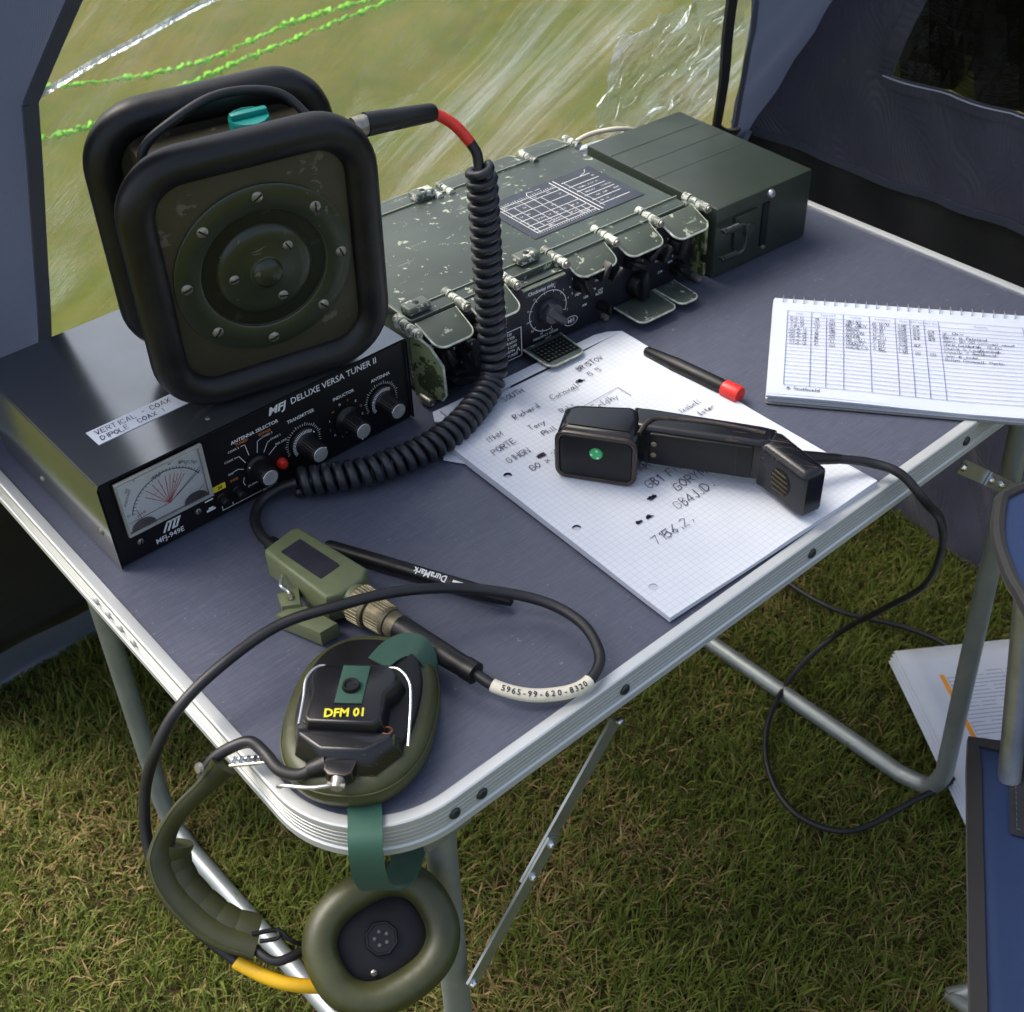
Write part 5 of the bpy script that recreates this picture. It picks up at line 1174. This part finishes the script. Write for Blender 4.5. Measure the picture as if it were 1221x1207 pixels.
tabp = [(-0.0100, 0.0110), (0.0065, 0.0120), (0.0075, -0.0175), (-0.0090, -0.0185)]
tb = MB().prism(tabp, 0.0452, 0.0462, None, 0.0003).build('strap_tab', STRAPG, **E_)
MB().lathe([(0.0, 0.0012), (0.0030, 0.0013), (0.0040, 0.0026), (0.0050, 0.0026), (0.0056, 0.0010), (0.0056, 0.0)], 24, XF((-0.0015, -0.0055, 0.0462))).build('snap_fastener', PLASTIC, tb, world=False)
MB().text('DFM 01', 0.0088, XF((-0.0135, -0.0265, 0.0454), rz=R(7)), bold=0.03, sx=0.86).build('lettering', INK_Y, **E_, smooth=0, kind='stuff')
# cable bundle and headband
MB().tube(smoothpath(up([(0.0215, 0.0545, 0.0285), (0.0120, 0.0605, 0.022), (0.0070, 0.0770, 0.015), (0.0075, 0.0940, 0.014), (0.0050, 0.1060, 0.016), (-0.0054, 0.1130, 0.013), (-0.0165, 0.1179, 0.006), (-0.026, 0.118, -0.004)]), 8), 0.0038, 12).build('bundle_lead', CORD, head)
MB().tube(up([(0.0260, 0.0520, 0.0280), (0.0160, 0.0575, 0.0255)]), [0.0068, 0.0046], 14).build('bundle_boot', RUBBER, head)
mb = MB()
for dx, dy in ((0, 0), (0.0035, 0.0030)): mb.tube(up([(-0.012 + dx, 0.104 + dy, 0.010), (0.0060 + dx, 0.0900 + dy, 0.0110)]), 0.0012, 8)
for k in range(6): t_ = k / 5; mb.tube(up([(-0.010 + 0.016 * t_, 0.1025 - 0.0125 * t_, 0.0118), (-0.0065 + 0.016 * t_, 0.1055 - 0.0125 * t_, 0.0118)]), 0.0011, 6)
mb.build('wire_slider', CHROME, head)
bpts = smoothpath(up([(-0.0135, 0.1090, 0.0050), (-0.0260, 0.1130, -0.006), (-0.0448, 0.1190, -0.022), (-0.0579, 0.1205, -0.038), (-0.0652, 0.1160, -0.052), (-0.0669, 0.1048, -0.066), (-0.0626, 0.0891, -0.080), (-0.0551, 0.0733, -0.090), (-0.0423, 0.0591, -0.098)]), 10)
nb_ = len(bpts); facing = Vector((-0.17, -0.37, 1.23)); wds = []
for i in range(nb_):
    tg = (bpts[min(i + 1, nb_ - 1)] - bpts[max(i - 1, 0)]).normalized(); v = (facing - bpts[i]).normalized()
    w0 = tg.cross(v).normalized(); wds.append(w0 * math.cos(R(28)) + v * math.sin(R(28)))
def bscale(i):
    t = i / (nb_ - 1)
    return 1.0 - 0.42 * math.sin(min(1.0, t / 0.46) * math.pi) ** 0.8 if t < 0.46 else 1.0
pr = [(0.0100 * math.cos(R(a)), 0.0034 * math.sin(R(a)) + 0.0018 * math.cos(R(a)) ** 2) for a in range(0, 360, 20)]
MB().sweep(bpts, pr, wdir=wds, scale=[max(0.62, bscale(i)) for i in range(nb_)]).build('headband', OLIVEL, head, smooth=60)
MB().tube([bpts[i] + wds[i] * 0.0085 * max(0.62, bscale(i)) + (facing - bpts[i]).normalized() * 0.0036 for i in range(4, nb_ - 2)], 0.0007, 5).build('band_seam', OLIVE, head)
# quilted pad on the inside of the band: separate stuffed segments
i0 = 30
for k in range(7):
    a, b = i0 + k * 7, min(nb_ - 1, i0 + k * 7 + 7)
    P = [bpts[i] - wds[i] * 0.0100 - (facing - bpts[i]).normalized() * 0.0010 for i in range(a, b + 1)]
    sca = [0.93 + 0.07 * math.sin(math.pi * t / (len(P) - 1)) ** 0.5 for t in range(len(P))]
    MB().sweep(P, [(0.0098 * math.cos(R(q)), 0.0052 * math.sin(R(q))) for q in range(0, 360, 24)], wdir=wds[a:b + 1], scale=sca).build('pad_segment', OLIVEL, head, smooth=60)
MB().lathe([(0, 0.002), (0.003, 0.0018), (0.0038, 0)], 12, XF(tuple(Vector(bpts[6]) + Vector((-0.006, 0.004, 0.010))), ry=R(-60))).build('band_rivet', SCREWM, head)
mb = MB(); mb.tube(smoothpath(up([(-0.0455, 0.0610, -0.0990), (-0.0403, 0.0456, -0.103), (-0.0281, 0.0415, -0.106), (-0.0033, 0.0435, -0.118)]), 6), 0.0030, 10).build('band_lead', CORD, head)
mb = MB(); mb.tube(smoothpath(up([(-0.0420, 0.0640, -0.0935), (-0.0277, 0.0577, -0.097), (-0.0242, 0.0490, -0.102), (-0.0132, 0.0400, -0.114)]), 6), 0.0015, 8); mb.tube(smoothpath(up([(-0.0400, 0.0590, -0.0975), (-0.0300, 0.0540, -0.0985), (-0.0268, 0.0590, -0.0968)]), 5), 0.0014, 8)
mb.build('wire_yoke', RUBBER, head)
# hanging cup
n_ = Vector((-0.20, -0.50, 0.84)).normalized(); r_ = Vector((0.8031, -0.5761, -0.1517)); u_ = n_.cross(r_)
lx = (r_ * 0.86 + u_ * 0.50).normalized(); ly = n_.cross(lx)
C2 = axes((0.0200, 0.0140, TZ - 0.1060), lx, ly, n_)
ov = superoval(0.0385, 0.0325, 56, 2.4)
MB().sweep([(x, y, 0.002) for x, y in ov], [(0.0110 * math.cos(R(a)), 0.0112 * math.sin(R(a))) for a in range(0, 360, 20)], M=C2, closed=True, wdir=[(x, y * 1.2, 0) for x, y in ov]).build('ear_cushion', OLIVE, head, smooth=180)
oval_stack([(0.0300, 0.0240, -0.024, 0), (0.0400, 0.0340, -0.022, 0), (0.0440, 0.0370, -0.010, 0), (0.0430, 0.0360, -0.006, 0)], e=2.6, M=C2).build('ear_shell', PLASTIC, head)
rc = oval_stack([(0.0330, 0.0260, -0.011, 0), (0.0310, 0.0240, -0.0062, 0), (0.0290, 0.0220, -0.0056, 0)], e=2.3, M=C2).build('receiver_plate', PLASTIC, head)
MB().lathe([(0.0112, 0), (0.0112, 0.0012), (0.0104, 0.0020), (0.0094, 0.0020), (0.0090, 0.0006), (0.0, 0.0006)], 8, C2 @ XF((0, 0, -0.0036))).build('receiver_boss', RUBBER, rc)
for k in range(5):
    a = R(72 * k + 10); MB().lathe([(0.0, 0.0012), (0.0010, 0.0010), (0.0014, 0.0)], 8, C2 @ XF((0.0042 * math.cos(a), 0.0042 * math.sin(a), -0.0030))).build('sound_hole', mat('grey_dot', (0.09, 0.09, 0.085), 0.5, 0, 0.2), rc)
screw('screw', C2 @ XF((-0.014, -0.0155, -0.0036)), 0.0022, SCREWM, rc, world=True)
# green webbing strap
sp_pts = smoothpath(up([(0.0480, 0.0500, 0.0030), (0.0360, 0.0340, 0.0036), (0.0265, 0.0200, 0.0042), (0.0205, 0.0120, 0.0020), (0.0172, 0.0080, -0.0060), (0.0160, 0.0065, -0.0200), (0.0180, 0.0070, -0.0360), (0.0250, 0.0105, -0.0520), (0.0390, 0.0165, -0.0640), (0.0560, 0.0280, -0.0680), (0.0700, 0.0420, -0.0700)]), 8)
MB().sweep(sp_pts, [(-0.0100, -0.0006), (0.0100, -0.0006), (0.0100, 0.0006), (-0.0100, 0.0006)], wdir=(0.755, -0.656, 0.0)).build('green_strap', STRAPG, head)
s2 = smoothpath(up([(0.0930, 0.0930, 0.0310), (0.1050, 0.0950, 0.0318), (0.1150, 0.0930, 0.0315), (0.1215, 0.0860, 0.0285), (0.1220, 0.0770, 0.0180), (0.1190, 0.0720, 0.0080), (0.1120, 0.0690, 0.0020)]), 8)
MB().sweep(s2, [(-0.0085, -0.0006), (0.0085, -0.0006), (0.0085, 0.0006), (-0.0085, 0.0006)], wdir=[Vector((0.60, 0.62, 0.0)).lerp(Vector((0.62, 0.70, 0.35)), min(1, i / 30)) for i in range(len(s2))]).build('green_strap', STRAPG, head)
# plug and long cable
d_ = Vector((0.173, -0.985, -0.01)).normalized(); p0 = Vector(up([(0.1225, 0.1600, 0.0160)])[0])
def seg_(a, b, r0, r1, nm, m, rib=0):
    o = MB().tube([p0 + d_ * a, p0 + d_ * (a + 0.0015), p0 + d_ * (b - 0.0015), p0 + d_ * b], [r0 * 0.94, r0, r1, r1 * 0.94], 24).build(nm, m, head)
    if rib:
        mb = MB(); ez = Vector((0, 0, 1)); ey = ez.cross(d_).normalized(); ez = d_.cross(ey)
        for k in range(30):
            q = ey * math.cos(k * math.pi / 15) + ez * math.sin(k * math.pi / 15)
            mb.tube([p0 + d_ * (a + 0.002) + q * r0, p0 + d_ * (b - 0.002) + q * r1], 0.0005, 5)
        mb.build('knurling', m, o)
    return o
seg_(0.000, 0.0140, 0.0135, 0.0130, 'plug_ring', BRASS, 1); seg_(0.0145, 0.0310, 0.0108, 0.0104, 'plug_body', BRASS, 1); seg_(0.0312, 0.0400, 0.0092, 0.0088, 'plug_tail', BRASS)
MB().tube([p0 + d_ * 0.039, p0 + d_ * 0.05, p0 + d_ * 0.095, p0 + d_ * 0.0965, p0 + d_ * 0.105, p0 + d_ * 0.1055], [0.0088, 0.0084, 0.0070, 0.0076, 0.0076, 0.0060], 22).build('strain_relief', RUBBER, head)
tail = p0 + d_ * 0.104
cabl = [tuple(tail)] + up([(0.1450, 0.0395, 0.0125), (0.1601, 0.0217, 0.0085), (0.1832, 0.0085, 0.0075), (0.2026, 0.0105, 0.009), (0.2144, 0.0218, 0.012), (0.2211, 0.047, 0.014), (0.2126, 0.0789, 0.016), (0.1813, 0.1111, 0.024), (0.1397, 0.1288, 0.037), (0.0963, 0.1421, 0.0425), (0.0599, 0.1552, 0.04), (0.0156, 0.1551, 0.034), (-0.0164, 0.1535, 0.022), (-0.037, 0.1532, 0.0), (-0.0516, 0.1541, -0.03), (-0.0635, 0.1428, -0.06), (-0.0687, 0.1216, -0.08), (-0.066, 0.0934, -0.095), (-0.0547, 0.0609, -0.11)])
cs = smoothpath(cabl, 10)
MB().tube(cs, 0.0037, 12).build('cable', CORD, head)
sl_ = cs[8:36]
MB().tube(sl_, 0.0044, 14).build('white_sleeve', WHITESL, head)
MB().tube(smoothpath(up([(-0.0560, 0.0640, -0.1090), (-0.0547, 0.0609, -0.11), (-0.0461, 0.0449, -0.115), (-0.0359, 0.0333, -0.12), (-0.0201, 0.0236, -0.128), (-0.005, 0.020, -0.130)]), 6), 0.0046, 12).build('yellow_sleeve', YELLOW, head)
# stock number printed along the white sleeve, one figure after another
lt = MB(); txt = '5965-99-620-8320'
for k, ch in enumerate(txt):
    f = 3.5 + k * 1.38; i = int(f); p = sl_[i].lerp(sl_[min(i + 1, len(sl_) - 1)], f - i); tg = (sl_[min(i + 2, len(sl_) - 1)] - sl_[i]).normalized()
    nn = Vector((-0.25, -0.50, 0.83)); nn = (nn - tg * nn.dot(tg)).normalized()
    lt.text(ch, 0.0052, axes(p + nn * 0.0047, tg, nn.cross(tg), nn), 'CENTER', bold=0.02)
lt.build('sleeve_lettering', INK_K, head, smooth=0, kind='stuff')

# ------------------------------------------------------------------ camping chair at the right
e1, e2 = Vector((-0.83, -0.56, 0)), Vector((0.56, -0.83, 0))
c0 = Vector((0.5440, -0.1010, TZ - 0.25))
chair = thing('camping_chair', 'blue canvas folding chair with black binding standing in front of the table', 'chair', (c0.x, c0.y, 0))
def seat(a, b):
    sag = -0.035 * math.sin(math.pi * min(1, max(0, a / 0.46))) * math.sin(math.pi * min(1, max(0, b / 0.46)))
    return c0 + e1 * a + e2 * b + Vector((0, 0, sag + 0.002 * mnoise.noise(Vector((a * 14, b * 14, 0)))))
mb = MB().grid(lambda u, v: seat(u * 0.46, v * 0.46), 24, 24)
st_ = mb.build('seat', F_BLUE, chair, smooth=180); md = st_.modifiers.new('solid', 'SOLIDIFY'); md.thickness = 0.003; md.offset = -1
per_ = [seat(0.46 * k / 16, 0) for k in range(16)] + [seat(0.46, 0.46 * k / 16) for k in range(16)] + [seat(0.46 - 0.46 * k / 16, 0.46) for k in range(16)] + [seat(0, 0.46 - 0.46 * k / 16) for k in range(16)]
MB().sweep(per_, [(-0.006, -0.0032), (0.006, -0.0032), (0.006, 0.0032), (-0.006, 0.0032)], closed=True, wdir=[(c0 + e1 * 0.23 + e2 * 0.23 - p) for p in per_]).build('seat_binding', F_EDGE, chair)
MB().grid(lambda u, v: seat(0.010 + u * 0.075, 0.028 + v * 0.08) + Vector((0, 0, 0.0022)), 6, 6).build('corner_patch', mat('patch_vinyl', (0.018, 0.019, 0.022), 0.45, 0, 0.2), chair)
stt = MB(); 
for k in range(14):
    for q in ((0.014 + k * 0.005, 0.033), (0.014 + k * 0.005, 0.103), (0.080, 0.033 + k * 0.0052)): stt.tube([seat(*q) + Vector((0, 0, 0.0030)), seat(q[0] + (0.003 if q[0] < 0.079 else 0), q[1] + (0 if q[0] < 0.079 else 0.003)) + Vector((0, 0, 0.0030))], 0.0004, 4)
stt.build('stitching', F_HEM, chair, kind='stuff')
MB().tube([Vector(p) for p in up([(0.5350, -0.1420, -0.252), (0.5659, -0.0985, -0.10), (0.560, -0.0900, -0.035)])], 0.0095, 14).build('post', ZINC, chair)
for a, b in ((0.04, 0.42), (0.42, 0.03), (0.42, 0.43)):
    q = seat(a, b); MB().tube([q + Vector((0, 0, -0.004)), q + Vector((0, 0, 0.22)) + e1 * 0.0], 0.0095, 12).build('post', ZINC, chair)
for (a, b), (c_, d2) in (((0.02, 0.05), (0.44, 0.43)), ((0.44, 0.05), (0.02, 0.43)), ((0.02, 0.05), (0.02, 0.43)), ((0.44, 0.05), (0.44, 0.43))):
    q0, q1 = seat(a, b), seat(c_, d2); MB().tube([q0 + Vector((0, 0, -0.012)), Vector((q1.x, q1.y, 0.012))], 0.0085, 12).build('leg', STEEL, chair)
    MB().tube([q1 + Vector((0, 0, -0.012)), Vector((q0.x, q0.y, 0.012))], 0.0085, 12).build('leg', STEEL, chair)
arm = [(0.5749, -0.0530), (0.5890, -0.0500), (0.6130, -0.0600), (0.640, -0.100), (0.640, -0.200), (0.560, -0.300), (0.480, -0.260), (0.470, -0.170), (0.5000, -0.1160), (0.5180, -0.0940), (0.5419, -0.0720)]
MB().prism(arm, TZ - 0.034, TZ - 0.030).build('arm_rest', F_BLUE, chair)
ap = smoothpath([(x, y, TZ - 0.031) for x, y in arm], 4, closed=True)
MB().tube(ap, 0.0055, 8, closed=True).build('arm_binding', F_EDGE, chair)

# ------------------------------------------------------------------ papers on the grass
gx, gy = Vector((0.82, -0.572, 0)), Vector((-0.572, -0.82, 0))
p0g = Vector((0.8740, 0.1570, 0.030))
doc = thing('paper_sheets', 'stack of white printed sheets with an orange bar lying on the grass', 'paper', (p0g.x, p0g.y, 0))
def GP(a, b, k=0): return p0g + gx * a + gy * b + Vector((0, 0, 0.0025 * k + 0.006 * math.sin(a * 9 + 1) * math.sin(b * 8)))
for k in range(4):
    f = lambda u, v: GP(u * 0.297 + 0.003 * k, v * 0.255 - 0.003 * k, k)
    o = MB().grid(f, 12, 10).build('sheet', PAPER, doc); s_ = o.modifiers.new('solid', 'SOLIDIFY'); s_.thickness = 0.0012; s_.offset = -1
def gquad(mb_, a0, b0, a1, b1, n=8):
    for i in range(n):
        u0, u1 = i / n, (i + 1) / n
        if abs(a1 - a0) > abs(b1 - b0): q = [(a0 + (a1 - a0) * u0, b0), (a0 + (a1 - a0) * u1, b0), (a0 + (a1 - a0) * u1, b1), (a0 + (a1 - a0) * u0, b1)]
        else: q = [(a0, b0 + (b1 - b0) * u0), (a1, b0 + (b1 - b0) * u0), (a1, b0 + (b1 - b0) * u1), (a0, b0 + (b1 - b0) * u1)]
        mb_.add([GP(x, y, 3) + Vector((0, 0, 0.0012)) for x, y in q], [(3, 2, 1, 0)])
ob = MB(); gquad(ob, 0.0500, 0.040, 0.0560, 0.180); ob.build('orange_bar', mat('orange_ink', (0.70, 0.28, 0.02), 0.6, 0, 0.1), doc)
lb = MB()
for k in range(24): gquad(lb, 0.058, 0.040 + k * 0.0062, 0.280, 0.0405 + k * 0.0062 + 0.0004)
gquad(lb, 0.058, 0.040, 0.0585, 0.183); gquad(lb, 0.13, 0.040, 0.1305, 0.183); gquad(lb, 0.205, 0.040, 0.2055, 0.183)
lb.build('ruled_lines', INK_BLUE, doc, kind='stuff', smooth=0)
